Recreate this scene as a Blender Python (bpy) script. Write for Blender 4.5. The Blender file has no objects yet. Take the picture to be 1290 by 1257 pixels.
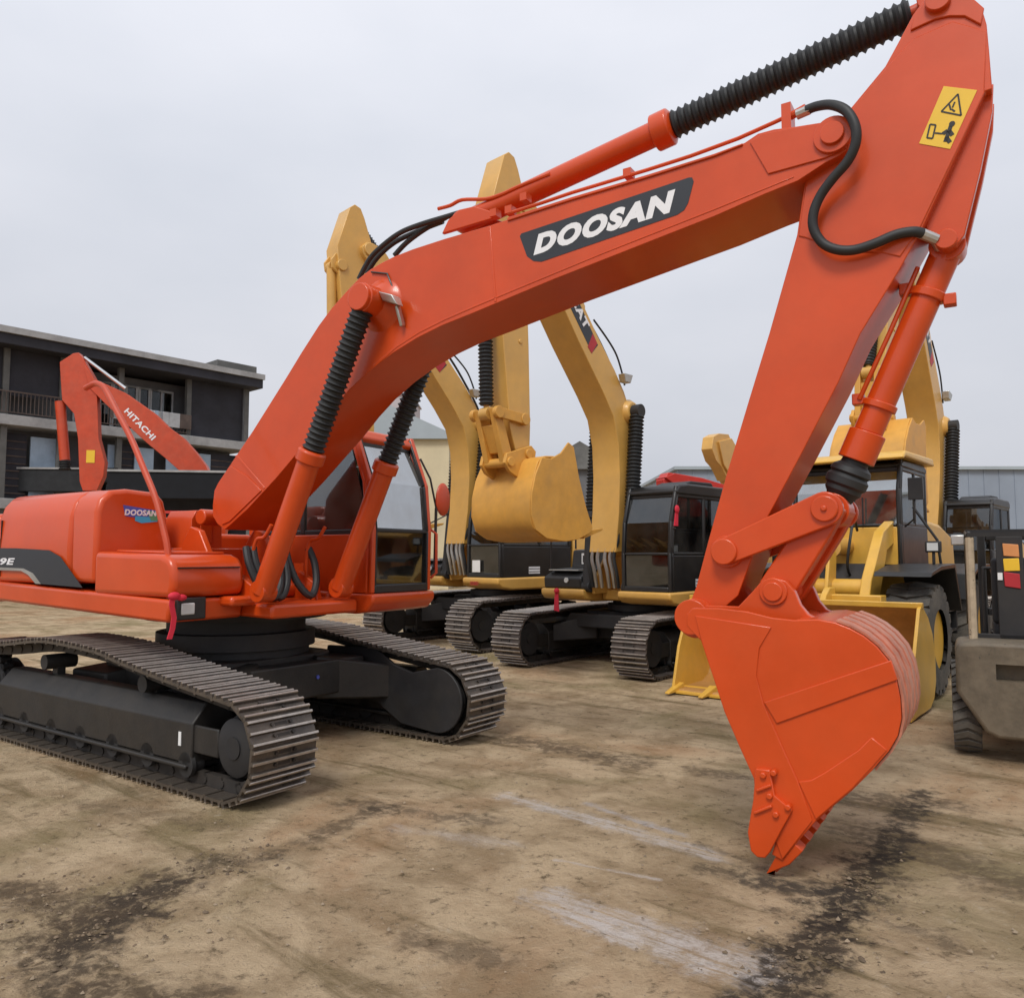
import bpy, bmesh, math, random
from mathutils import Vector, Matrix, noise
random.seed(7)
R = math.radians
scene = bpy.context.scene
COL = scene.collection

# ------------------------------------------------------------------ camera
FPX, YH, EYE, IW, IH = 1000.0, 700.0, 1.873, 1290.0, 1257.0
PITCH = math.atan((YH - IH / 2) / FPX)
cam_d = bpy.data.cameras.new('camera')
cam_o = bpy.data.objects.new('camera', cam_d)
COL.objects.link(cam_o)
cam_o.location = (0, 0, EYE)
cam_o.rotation_euler = (R(90) + PITCH, 0, 0)
cam_d.sensor_width = 36.0
cam_d.lens = FPX / IW * 36.0
cam_d.clip_start = 0.1
cam_d.clip_end = 3000
scene.camera = cam_o

VF = Vector((0, math.cos(PITCH), math.sin(PITCH)))
VU = Vector((0, -math.sin(PITCH), math.cos(PITCH)))
VR = Vector((1, 0, 0))
EYEV = Vector((0, 0, EYE))


class Frame:
    """A place on the yard with a heading; measures outlines in its own metres."""
    def __init__(s, C, deg):
        a = R(deg)
        s.deg = deg
        s.C = Vector((C[0], C[1], 0))
        s.fw = Vector((math.cos(a), math.sin(a), 0))
        s.lf = Vector((-math.sin(a), math.cos(a), 0))

    def W(s, x, y, z):
        return s.C + s.fw * x + s.lf * y + Vector((0, 0, z))

    def ray(s, u, v):
        return VF + VR * ((u - IW / 2) / FPX) - VU * ((v - IH / 2) / FPX)

    def hit(s, u, v, P0, n):
        d = s.ray(u, v)
        t = (P0 - EYEV).dot(n) / d.dot(n)
        X = EYEV + d * t - s.C
        return (X.dot(s.fw), X.dot(s.lf), X.z)

    def y(s, u, v, y):
        X = s.hit(u, v, s.W(0, y, 0), s.lf)
        return (X[0], X[2])

    def x(s, u, v, x):
        X = s.hit(u, v, s.W(x, 0, 0), s.fw)
        return (X[1], X[2])

    def out(s, pts, y):
        return [s.y(u, v, y) for u, v in pts]


# ------------------------------------------------------------------ materials
def mat(name, col, rough=0.5, metal=0.0, coat=0.0, var=0.12, vscale=3.0, dust=0.0,
        dustcol=(.36, .29, .20), bump=0.0, bscale=60, spec=0.5, chips=0.0, chipcol=(.03, .028, .027)):
    m = bpy.data.materials.new(name)
    m.use_nodes = True
    nt = m.node_tree
    b = nt.nodes['Principled BSDF']
    N = nt.nodes.new
    L = nt.links.new
    tc = N('ShaderNodeTexCoord')
    no = N('ShaderNodeTexNoise')
    no.inputs['Scale'].default_value = vscale
    no.inputs['Detail'].default_value = 6
    no.inputs['Roughness'].default_value = .65
    L(tc.outputs['Object'], no.inputs['Vector'])
    rp = N('ShaderNodeValToRGB')
    rp.color_ramp.elements[0].position = .3
    rp.color_ramp.elements[1].position = .7
    lo = [max(0, c * (1 - var)) for c in col]
    hi = [min(1, c * (1 + var)) for c in col]
    rp.color_ramp.elements[0].color = (*lo, 1)
    rp.color_ramp.elements[1].color = (*hi, 1)
    L(no.outputs['Fac'], rp.inputs['Fac'])
    last = rp.outputs['Color']
    if dust > 0:
        n2 = N('ShaderNodeTexNoise')
        n2.inputs['Scale'].default_value = 1.7
        n2.inputs['Detail'].default_value = 9
        n2.inputs['Roughness'].default_value = .72
        L(tc.outputs['Object'], n2.inputs['Vector'])
        mr = N('ShaderNodeMapRange')
        mr.inputs['From Min'].default_value = .40
        mr.inputs['From Max'].default_value = .72
        mr.inputs['To Max'].default_value = dust
        L(n2.outputs['Fac'], mr.inputs['Value'])
        mx = N('ShaderNodeMixRGB')
        mx.inputs['Color2'].default_value = (*dustcol, 1)
        L(mr.outputs['Result'], mx.inputs['Fac'])
        L(last, mx.inputs['Color1'])
        last = mx.outputs['Color']
    if chips > 0:
        n3 = N('ShaderNodeTexNoise')
        n3.inputs['Scale'].default_value = 22
        n3.inputs['Detail'].default_value = 8
        n3.inputs['Roughness'].default_value = .7
        L(tc.outputs['Object'], n3.inputs['Vector'])
        mr = N('ShaderNodeMapRange')
        mr.inputs['From Min'].default_value = .66 - chips
        mr.inputs['From Max'].default_value = .70 - chips
        L(n3.outputs['Fac'], mr.inputs['Value'])
        mx = N('ShaderNodeMixRGB')
        mx.inputs['Color2'].default_value = (*chipcol, 1)
        L(mr.outputs['Result'], mx.inputs['Fac'])
        L(last, mx.inputs['Color1'])
        last = mx.outputs['Color']
    L(last, b.inputs['Base Color'])
    b.inputs['Metallic'].default_value = metal
    b.inputs['Specular IOR Level'].default_value = spec
    b.inputs['Coat Weight'].default_value = coat
    b.inputs['Coat Roughness'].default_value = .12
    r2 = N('ShaderNodeMapRange')
    r2.inputs['To Min'].default_value = max(.03, rough - .1)
    r2.inputs['To Max'].default_value = min(1, rough + .14)
    L(no.outputs['Fac'], r2.inputs['Value'])
    L(r2.outputs['Result'], b.inputs['Roughness'])
    bp = N('ShaderNodeBump')
    nb = N('ShaderNodeTexNoise')
    nb.inputs['Scale'].default_value = bscale if bump > 0 else 2.2
    nb.inputs['Detail'].default_value = 4
    L(tc.outputs['Object'], nb.inputs['Vector'])
    bp.inputs['Strength'].default_value = bump if bump > 0 else .05
    bp.inputs['Distance'].default_value = .02 if bump > 0 else .03
    L(nb.outputs['Fac'], bp.inputs['Height'])
    L(bp.outputs['Normal'], b.inputs['Normal'])
    return m


def glass(name, tint, refl=.16, dirt=.12):
    m = bpy.data.materials.new(name)
    m.use_nodes = True
    nt = m.node_tree
    N = nt.nodes.new
    L = nt.links.new
    nt.nodes.clear()
    o = N('ShaderNodeOutputMaterial')
    t = N('ShaderNodeBsdfTransparent')
    t.inputs['Color'].default_value = (*tint, 1)
    g = N('ShaderNodeBsdfGlossy')
    g.inputs['Color'].default_value = (.9, .93, .95, 1)
    g.inputs['Roughness'].default_value = .03
    d = N('ShaderNodeBsdfDiffuse')
    d.inputs['Color'].default_value = (.34, .31, .27, 1)
    fr = N('ShaderNodeLayerWeight')
    fr.inputs['Blend'].default_value = .35
    mr = N('ShaderNodeMapRange')
    mr.inputs['To Min'].default_value = refl
    mr.inputs['To Max'].default_value = min(1, refl + .6)
    L(fr.outputs['Fresnel'], mr.inputs['Value'])
    mx = N('ShaderNodeMixShader')
    L(mr.outputs['Result'], mx.inputs['Fac'])
    L(t.outputs[0], mx.inputs[1])
    L(g.outputs[0], mx.inputs[2])
    tc = N('ShaderNodeTexCoord')
    no = N('ShaderNodeTexNoise')
    no.inputs['Scale'].default_value = 2.5
    no.inputs['Detail'].default_value = 8
    L(tc.outputs['Object'], no.inputs['Vector'])
    m2 = N('ShaderNodeMapRange')
    m2.inputs['From Min'].default_value = .35
    m2.inputs['From Max'].default_value = .75
    m2.inputs['To Max'].default_value = dirt * 2
    L(no.outputs['Fac'], m2.inputs['Value'])
    mm = N('ShaderNodeMixShader')
    L(m2.outputs['Result'], mm.inputs['Fac'])
    L(mx.outputs[0], mm.inputs[1])
    L(d.outputs[0], mm.inputs[2])
    L(mm.outputs[0], o.inputs['Surface'])
    return m


ORG = mat('orange_paint', (.58, .060, .005), .33, coat=.32, var=.10, vscale=1.6, dust=.09, dustcol=(.52, .16, .07), spec=.4)
ORG2 = mat('older_orange_paint', (.52, .052, .011), .45, coat=.1, var=.12, dust=.10)
REDP = mat('red_paint', (.50, .03, .02), .4, var=.1)
YEL = mat('tan_yellow_paint', (.62, .345, .075), .42, coat=.15, var=.12, vscale=1.6, dust=.22, dustcol=(.40, .29, .14), chips=.0)
YELW = mat('worn_yellow_paint', (.64, .32, .05), .5, var=.15, vscale=3, dust=.3, dustcol=(.42, .26, .10), chips=.0)
LYEL = mat('bright_yellow_paint', (.68, .385, .050), .38, coat=.2, var=.1, dust=.16)
BUCKIN = mat('scuffed_bucket_steel', (.42, .21, .055), .6, var=.25, vscale=4, dust=.35, dustcol=(.28, .19, .10))
SCUFF = mat('dusty_rubbed_paint', (.46, .15, .085), .55, var=.3, vscale=9, dust=.65, dustcol=(.44, .30, .23), bump=.15)
BLK = mat('black_paint', (.012, .012, .013), .42, coat=.1, var=.3, dust=.10, dustcol=(.10, .085, .06))
BLKM = mat('matt_black_paint', (.016, .016, .018), .6, var=.3, dust=.15, dustcol=(.12, .10, .07))
FRAMEP = mat('dusty_black_frame', (.014, .013, .0125), .5, var=.3, dust=.40, dustcol=(.06, .048, .036), bump=.1)
SHOE = mat('worn_track_steel', (.095, .083, .074), .40, metal=.5, var=.4, vscale=6, dust=.5, dustcol=(.20, .155, .11), bump=.25, bscale=40)
EDGE = mat('polished_grouser_edge', (.46, .42, .38), .38, metal=.7, var=.3, vscale=9, dust=.35, dustcol=(.30, .24, .18))
SHOED = mat('dull_track_steel', (.10, .085, .078), .5, metal=.4, var=.3, vscale=5, dust=.45, dustcol=(.17, .13, .10), bump=.2, bscale=40)
CHAIN = mat('greasy_link_steel', (.03, .027, .025), .6, metal=.3, var=.4, dust=.35, dustcol=(.12, .09, .065))
RUB = mat('black_rubber', (.018, .019, .020), .55, var=.3)
TYRE = mat('dusty_tyre_rubber', (.045, .043, .040), .8, var=.3, vscale=8, dust=.7, dustcol=(.19, .165, .13), bump=.3, bscale=30)
CHROME = mat('chromed_rod', (.72, .72, .72), .18, metal=1, var=.05)
STEEL = mat('zinc_steel', (.5, .5, .48), .35, metal=.9, var=.15)
WHT = mat('white_vinyl', (.78, .78, .80), .5, var=.04)
DECK = mat('dark_grey_vinyl', (.022, .026, .034), .45, var=.08, coat=.05)
BLUEV = mat('blue_vinyl', (.08, .10, .42), .4, var=.1)
CYANV = mat('cyan_vinyl', (.05, .38, .62), .4, var=.1)
GREENV = mat('green_vinyl', (.10, .30, .16), .4, var=.1)
REDV = mat('red_vinyl', (.42, .02, .028), .5, var=.1)
STICK = mat('yellow_sticker', (.80, .50, .03), .45, var=.05)
LAMP = mat('lamp_lens', (.55, .56, .55), .15, var=.1, coat=.6)
AMBER = mat('amber_lens', (.62, .26, .09), .4, var=.1)
RIBBON = mat('red_ribbon_cloth', (.62, .02, .045), .7, var=.15)
PAPER = mat('white_paper', (.75, .75, .74), .8, var=.05)
GLS = glass('cab_glass', (.34, .37, .39), .13, .10)
GLSD = glass('dusty_dark_glass', (.16, .18, .19), .07, .05)
GLSW = glass('smoky_windscreen_glass', (.52, .54, .56), .55, .18)
GLST = glass('greenish_windscreen_glass', (.40, .50, .51), .42, .16)
SEATM = mat('dark_seat_fabric', (.03, .032, .036), .8, var=.2)
CLOTH = mat('beige_guard_paint', (.38, .30, .20), .6, var=.25, vscale=9, dust=.3, chips=.04)
DIRTY = mat('dirty_counterweight_paint', (.13, .105, .072), .6, var=.4, vscale=4, dust=.55, dustcol=(.20, .155, .10), chips=.02, bump=.15, bscale=20)
CONC = mat('weathered_concrete', (.12, .12, .115), .85, var=.3, vscale=1.2, bump=.2, bscale=8)
CONCL = mat('pale_concrete_edge', (.33, .33, .33), .85, var=.25, vscale=1.5)
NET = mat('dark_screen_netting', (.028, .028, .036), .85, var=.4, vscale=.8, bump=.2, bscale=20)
PANELB = mat('pale_blue_panel', (.33, .43, .54), .6, var=.2, vscale=1.2)
WINF = mat('white_window_frame', (.42, .43, .44), .6, var=.15)
BRICK = mat('dim_brown_wall', (.10, .075, .065), .9, var=.35, vscale=2)
GREYW = mat('grey_wall_plaster', (.125, .128, .135), .9, var=.25, vscale=.9)
SHEDM = mat('blue_grey_cladding', (.24, .28, .34), .55, var=.1, vscale=.3)
SHEDR = mat('shed_roof_sheet', (.34, .39, .42), .55, var=.1, vscale=.3)
CREAM = mat('cream_wall', (.58, .50, .33), .85, var=.12, vscale=.5)
PINKB = mat('hazy_block_wall', (.44, .40, .42), .9, var=.08, vscale=.2)
STONE = mat('loose_stone', (.26, .20, .135), .9, var=.45, vscale=2.5)


# ------------------------------------------------------------------ mesh builder
class MB:
    def __init__(s):
        s.v = []
        s.f = []
        s.mi = []
        s.ms = []

    def idx(s, m):
        if m is None:
            return 0
        if m not in s.ms:
            s.ms.append(m)
        return s.ms.index(m)

    def add(s, vs, fs, m=None):
        o = len(s.v)
        s.v += [Vector(p) for p in vs]
        k = s.idx(m)
        for f in fs:
            s.f.append([o + i for i in f])
            s.mi.append(k)
        return s

    def box(s, x0, x1, y0, y1, z0, z1, m=None):
        return s.add([(x0, y0, z0), (x1, y0, z0), (x1, y1, z0), (x0, y1, z0), (x0, y0, z1), (x1, y0, z1), (x1, y1, z1), (x0, y1, z1)],
                     [(0, 3, 2, 1), (4, 5, 6, 7), (0, 1, 5, 4), (1, 2, 6, 5), (2, 3, 7, 6), (3, 0, 4, 7)], m)

    def hexa(s, b, t, m=None):
        return s.add(list(b) + list(t), [(0, 3, 2, 1), (4, 5, 6, 7), (0, 1, 5, 4), (1, 2, 6, 5), (2, 3, 7, 6), (3, 0, 4, 7)], m)

    def prism(s, pts, a, b, axis='y', m=None):
        ar = sum(pts[i][0] * pts[(i + 1) % len(pts)][1] - pts[(i + 1) % len(pts)][0] * pts[i][1] for i in range(len(pts)))
        pts = list(pts)
        if ar < 0:
            pts.reverse()
        n = len(pts)

        def q(p, c):
            return {'y': (p[0], c, p[1]), 'x': (c, p[0], p[1]), 'z': (p[0], p[1], c)}[axis]
        lo, hi = min(a, b), max(a, b)
        vs = [q(p, lo) for p in pts] + [q(p, hi) for p in pts]
        flip = axis == 'y'
        f0 = list(range(n))
        f1 = [n + i for i in range(n)]
        fs = [f0 if flip else f0[::-1], f1[::-1] if flip else f1]
        for i in range(n):
            j = (i + 1) % n
            qd = (i, j, n + j, n + i)
            fs.append(qd[::-1] if flip else qd)
        return s.add(vs, fs, m)

    def lathe(s, p0, p1, prof, n=20, m=None, caps=True):
        """prof: list of (t in metres along p0->p1 or fraction if <=1 with frac flag, radius)"""
        p0, p1 = Vector(p0), Vector(p1)
        d = (p1 - p0)
        L = d.length
        d.normalize()
        up = Vector((0, 0, 1)) if abs(d.z) < .9 else Vector((1, 0, 0))
        a = d.cross(up).normalized()
        b = d.cross(a)
        vs, fs = [], []
        for t, r in prof:
            c = p0 + d * (t * L)
            for i in range(n):
                w = 2 * math.pi * i / n
                vs.append(c + a * (r * math.cos(w)) + b * (r * math.sin(w)))
        for k in range(len(prof) - 1):
            for i in range(n):
                j = (i + 1) % n
                fs.append((k * n + i, k * n + j, (k + 1) * n + j, (k + 1) * n + i))
        if caps:
            fs.append(tuple(range(n))[::-1])
            fs.append(tuple((len(prof) - 1) * n + i for i in range(n)))
        return s.add(vs, fs, m)

    def cyl(s, p0, p1, r0, r1=None, n=20, m=None):
        return s.lathe(p0, p1, [(0, r0), (1, r0 if r1 is None else r1)], n, m)

    def tube(s, pts, r, n=10, m=None):
        pts = [Vector(p) for p in pts]
        vs, fs = [], []
        pa = None
        for k, p in enumerate(pts):
            d = (pts[min(k + 1, len(pts) - 1)] - pts[max(k - 1, 0)]).normalized()
            if pa is None:
                up = Vector((0, 0, 1)) if abs(d.z) < .9 else Vector((1, 0, 0))
                a = d.cross(up).normalized()
            else:
                a = (pa - d * pa.dot(d)).normalized()
            pa = a
            b = d.cross(a)
            rr = r[k] if isinstance(r, (list, tuple)) else r
            for i in range(n):
                w = 2 * math.pi * i / n
                vs.append(p + a * (rr * math.cos(w)) + b * (rr * math.sin(w)))
        for k in range(len(pts) - 1):
            for i in range(n):
                j = (i + 1) % n
                fs.append((k * n + i, k * n + j, (k + 1) * n + j, (k + 1) * n + i))
        fs.append(tuple(range(n))[::-1])
        fs.append(tuple((len(pts) - 1) * n + i for i in range(n)))
        return s.add(vs, fs, m)

    def beam(s, p0, p1, w, h=None, m=None, up=(0, 0, 1)):
        p0, p1 = Vector(p0), Vector(p1)
        h = h or w
        d = (p1 - p0).normalized()
        u = Vector(up)
        if abs(d.dot(u)) > .95:
            u = Vector((1, 0, 0))
        a = d.cross(u).normalized()
        b = a.cross(d).normalized()
        q = [a * (sx * w / 2) + b * (sy * h / 2) for sx, sy in ((-1, -1), (1, -1), (1, 1), (-1, 1))]
        return s.hexa([p0 + k for k in q], [p1 + k for k in q], m)

    def ball(s, c, r, n=10, m=None, sc=(1, 1, 1)):
        vs, fs = [], []
        c = Vector(c)
        for k in range(n + 1):
            th = math.pi * k / n
            for i in range(2 * n):
                w = math.pi * i / n
                vs.append(c + Vector((r * sc[0] * math.sin(th) * math.cos(w), r * sc[1] * math.sin(th) * math.sin(w), r * sc[2] * math.cos(th))))
        for k in range(n):
            for i in range(2 * n):
                j = (i + 1) % (2 * n)
                fs.append((k * 2 * n + i, (k + 1) * 2 * n + i, (k + 1) * 2 * n + j, k * 2 * n + j))
        return s.add(vs, fs, m)

    def xform(s, M, start=0):
        for i in range(start, len(s.v)):
            s.v[i] = M @ s.v[i]
        return s

    def merge(s, o, M=None):
        b = len(s.v)
        s.v += [(M @ p if M else p.copy()) for p in o.v]
        mp = [s.idx(m) for m in o.ms] or [0]
        for f, k in zip(o.f, o.mi):
            s.f.append([b + i for i in f])
            s.mi.append(mp[k] if k < len(mp) else 0)
        return s

    def mesh(s, name, m, smooth=35, fix=True):
        me = bpy.data.meshes.new(name)
        me.from_pydata([tuple(p) for p in s.v], [], s.f)
        mats = s.ms or [m]
        if m is not None and s.ms and m not in s.ms:
            mats = s.ms
        for k in mats:
            me.materials.append(k)
        if s.ms:
            me.polygons.foreach_set('material_index', s.mi)
        if fix:
            bm = bmesh.new()
            bm.from_mesh(me)
            bmesh.ops.recalc_face_normals(bm, faces=bm.faces)
            bm.to_mesh(me)
            bm.free()
        if smooth:
            me.polygons.foreach_set('use_smooth', [True] * len(me.polygons))
            me.set_sharp_from_angle(angle=R(smooth))
        me.update()
        return me

    def build(s, name, m, parent=None, bevel=0.0, smooth=35, seg=2):
        o = bpy.data.objects.new(name, s.mesh(name, m, smooth))
        COL.objects.link(o)
        if parent:
            o.parent = parent
        if bevel > 0:
            bv = o.modifiers.new('bevel', 'BEVEL')
            bv.width = bevel
            bv.segments = seg
            bv.limit_method = 'ANGLE'
            bv.angle_limit = R(35)
            bv.harden_normals = False
        return o


def tag(o, label=None, cat=None, group=None, kind=None):
    if label:
        o['label'] = label
    if cat:
        o['category'] = cat
    if group:
        o['group'] = group
    if kind:
        o['kind'] = kind
    return o


def thing(name, label, cat, frame=None, loc=(0, 0, 0), rot=0, group=None):
    o = bpy.data.objects.new(name, None)
    o.empty_display_size = .3
    COL.objects.link(o)
    if frame:
        o.location = frame.C
        o.rotation_euler = (0, 0, R(frame.deg))
    else:
        o.location = loc
        o.rotation_euler = (0, 0, rot)
    return tag(o, label, cat, group)


def copy_tree(o, parent=None, skip=()):
    c = o.copy()
    COL.objects.link(c)
    c.parent = parent
    for ch in list(o.children):
        if ch.name.split('.')[0] in skip:
            continue
        copy_tree(ch, c, skip)
    return c


def text(name, s, p0, xd, yd, w, h, m, parent, shear=0.0, bold=0.02, thick=.002, fit=True):
    """Lettering filled to width w and cap height h from corner p0, along xd, up yd."""
    cu = bpy.data.curves.new(name, 'FONT')
    cu.body = s
    cu.offset = bold
    cu.shear = shear
    cu.space_character = 1.0 + bold * 2.4
    cu.resolution_u = 4
    t = bpy.data.objects.new('tmp', cu)
    COL.objects.link(t)
    bpy.context.view_layer.update()
    dg = bpy.context.evaluated_depsgraph_get()
    me = bpy.data.meshes.new_from_object(t.evaluated_get(dg))
    bpy.data.objects.remove(t)
    xs = [v.co.x for v in me.vertices]
    ys = [v.co.y for v in me.vertices]
    x0, x1, y0, y1 = min(xs), max(xs), min(ys), max(ys)
    xd, yd = Vector(xd).normalized(), Vector(yd).normalized()
    n = xd.cross(yd).normalized()
    for v in me.vertices:
        v.co = Vector(p0) + xd * ((v.co.x - x0) / (x1 - x0) * w) + yd * ((v.co.y - y0) / (y1 - y0) * h)
    bm = bmesh.new()
    bm.from_mesh(me)
    r = bmesh.ops.extrude_face_region(bm, geom=bm.faces[:])
    for e in r['geom']:
        if isinstance(e, bmesh.types.BMVert):
            e.co += n * thick
    bmesh.ops.recalc_face_normals(bm, faces=bm.faces)
    bm.to_mesh(me)
    bm.free()
    me.materials.clear()
    me.materials.append(m)
    me.polygons.foreach_set('use_smooth', [False] * len(me.polygons))
    o = bpy.data.objects.new(name, me)
    COL.objects.link(o)
    o.parent = parent
    return o


def rounded(x0, x1, y0, y1, r, n=4, corners=(1, 1, 1, 1)):
    """rounded rectangle outline; corners order: (x0y0, x1y0, x1y1, x0y1)"""
    pts = []
    for k, (cx, cy, a0) in enumerate(((x0 + r, y0 + r, 180), (x1 - r, y0 + r, 270), (x1 - r, y1 - r, 0), (x0 + r, y1 - r, 90))):
        if corners[k]:
            for i in range(n + 1):
                a = R(a0 + 90 * i / n)
                pts.append((cx + r * math.cos(a), cy + r * math.sin(a)))
        else:
            pts.append(((x0, x1, x1, x0)[k], (y0, y0, y1, y1)[k]))
    return pts


def smoothline(pts, n=6):
    """Catmull-Rom through the points (2-D or 3-D)."""
    P = [Vector(p) for p in pts]
    out = []
    for i in range(len(P) - 1):
        a, b, c, d = P[max(i - 1, 0)], P[i], P[i + 1], P[min(i + 2, len(P) - 1)]
        for k in range(n):
            t = k / n
            out.append(.5 * ((2 * b) + (c - a) * t + (2 * a - 5 * b + 4 * c - d) * t * t + (3 * b - a - 3 * c + d) * t ** 3))
    out.append(P[-1])
    return out


def bellows(mb, p0, p1, r, folds, m=None):
    prof = [(0, r * .8)]
    for k in range(folds):
        prof += [((k + .15) / folds, r * .80), ((k + .5) / folds, r), ((k + .85) / folds, r * .80)]
    prof.append((1, r * .8))
    return mb.lathe(p0, p1, prof, 20, m)


# ------------------------------------------------------------------ crawler tracks
def track_path(xf, rf, xr, rr, top):
    pts = []
    for i in range(21):
        pts.append((-xr + (xf + xr) * i / 20, 0))
    for i in range(1, 24):
        a = R(-90 + 180 * i / 24)
        pts.append((xf + rf * math.cos(a), rf + rf * math.sin(a)))
    tp = smoothline([(xf, 2 * rf)] + top + [(-xr, 2 * rr)], 8)
    pts += [(p[0], p[1]) for p in tp]
    for i in range(1, 24):
        a = R(90 + 180 * i / 24)
        pts.append((-xr + rr * math.cos(a), rr + rr * math.sin(a)))
    P = [Vector((x, 0, z)) for x, z in pts]
    return P


def resample(P, n, inset=0.0):
    L = [0]
    for i in range(len(P)):
        L.append(L[-1] + (P[(i + 1) % len(P)] - P[i]).length)
    tot = L[-1]

    def at(s):
        s %= tot
        for i in range(len(P)):
            if L[i + 1] >= s:
                t = (s - L[i]) / max(1e-9, L[i + 1] - L[i])
                return P[i].lerp(P[(i + 1) % len(P)], t)
        return P[0].copy()
    res = []
    for k in range(n):
        s = tot * k / n
        c = at(s)
        d = (at(s + tot / n * .45) - at(s - tot / n * .45)).normalized()
        nrm = Vector((d.z, 0, -d.x))       # outward for this winding
        res.append((c, d, nrm))
    return res, tot / n


def shoe_mb(pitch, w, sm):
    m = MB()
    g = pitch * .97
    m.box(-g / 2, g / 2, -w / 2, w / 2, -.052, -.030, sm)
    for gx in (-.40, -.02, .36):
        x = gx * pitch
        m.prism([(x - .016, -.030), (x + .016, -.030), (x + .011, -.007), (x - .011, -.007)], -w / 2, w / 2, 'y', sm)
        m.prism([(x - .011, -.0072), (x + .011, -.0072), (x + .008, 0), (x - .008, 0)], -w / 2, w / 2, 'y', EDGE)
    m.box(g / 2, g / 2 + pitch * .12, -w / 2, w / 2, -.062, -.045, sm)
    for sy in (-1, 1):
        for sx in (-.2, .17):
            m.cyl((sx * pitch, sy * .085, -.032), (sx * pitch, sy * .085, -.012), .014, n=6, m=CHAIN)
    for sx in (-.21, .17):
        m.box((sx - .055) * pitch, (sx + .055) * pitch, -.055, .055, -.031, -.0285, CHAIN)
    return m


def chain_mb(st, pitch, depth=.10, w=.30):
    m = MB()
    for c, d, n in st:
        M = Matrix((( d.x, 0, n.x, c.x), (0, 1, 0, 0), (d.z, 0, n.z, c.z), (0, 0, 0, 1)))
        b = MB()
        for y in (-.11, .11):
            b.box(-pitch * .56, pitch * .56, y - .03, y + .03, -.052 - depth, -.054)
        b.cyl((pitch * .5, -.15, -.052 - depth * .5), (pitch * .5, .15, -.052 - depth * .5), .03, n=8)
        m.merge(b, M)
    return m


def stM(c, d, n, y=0):
    return Matrix(((d.x, 0, n.x, c.x), (0, 1, 0, y), (d.z, 0, n.z, c.z), (0, 0, 0, 1)))


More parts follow.
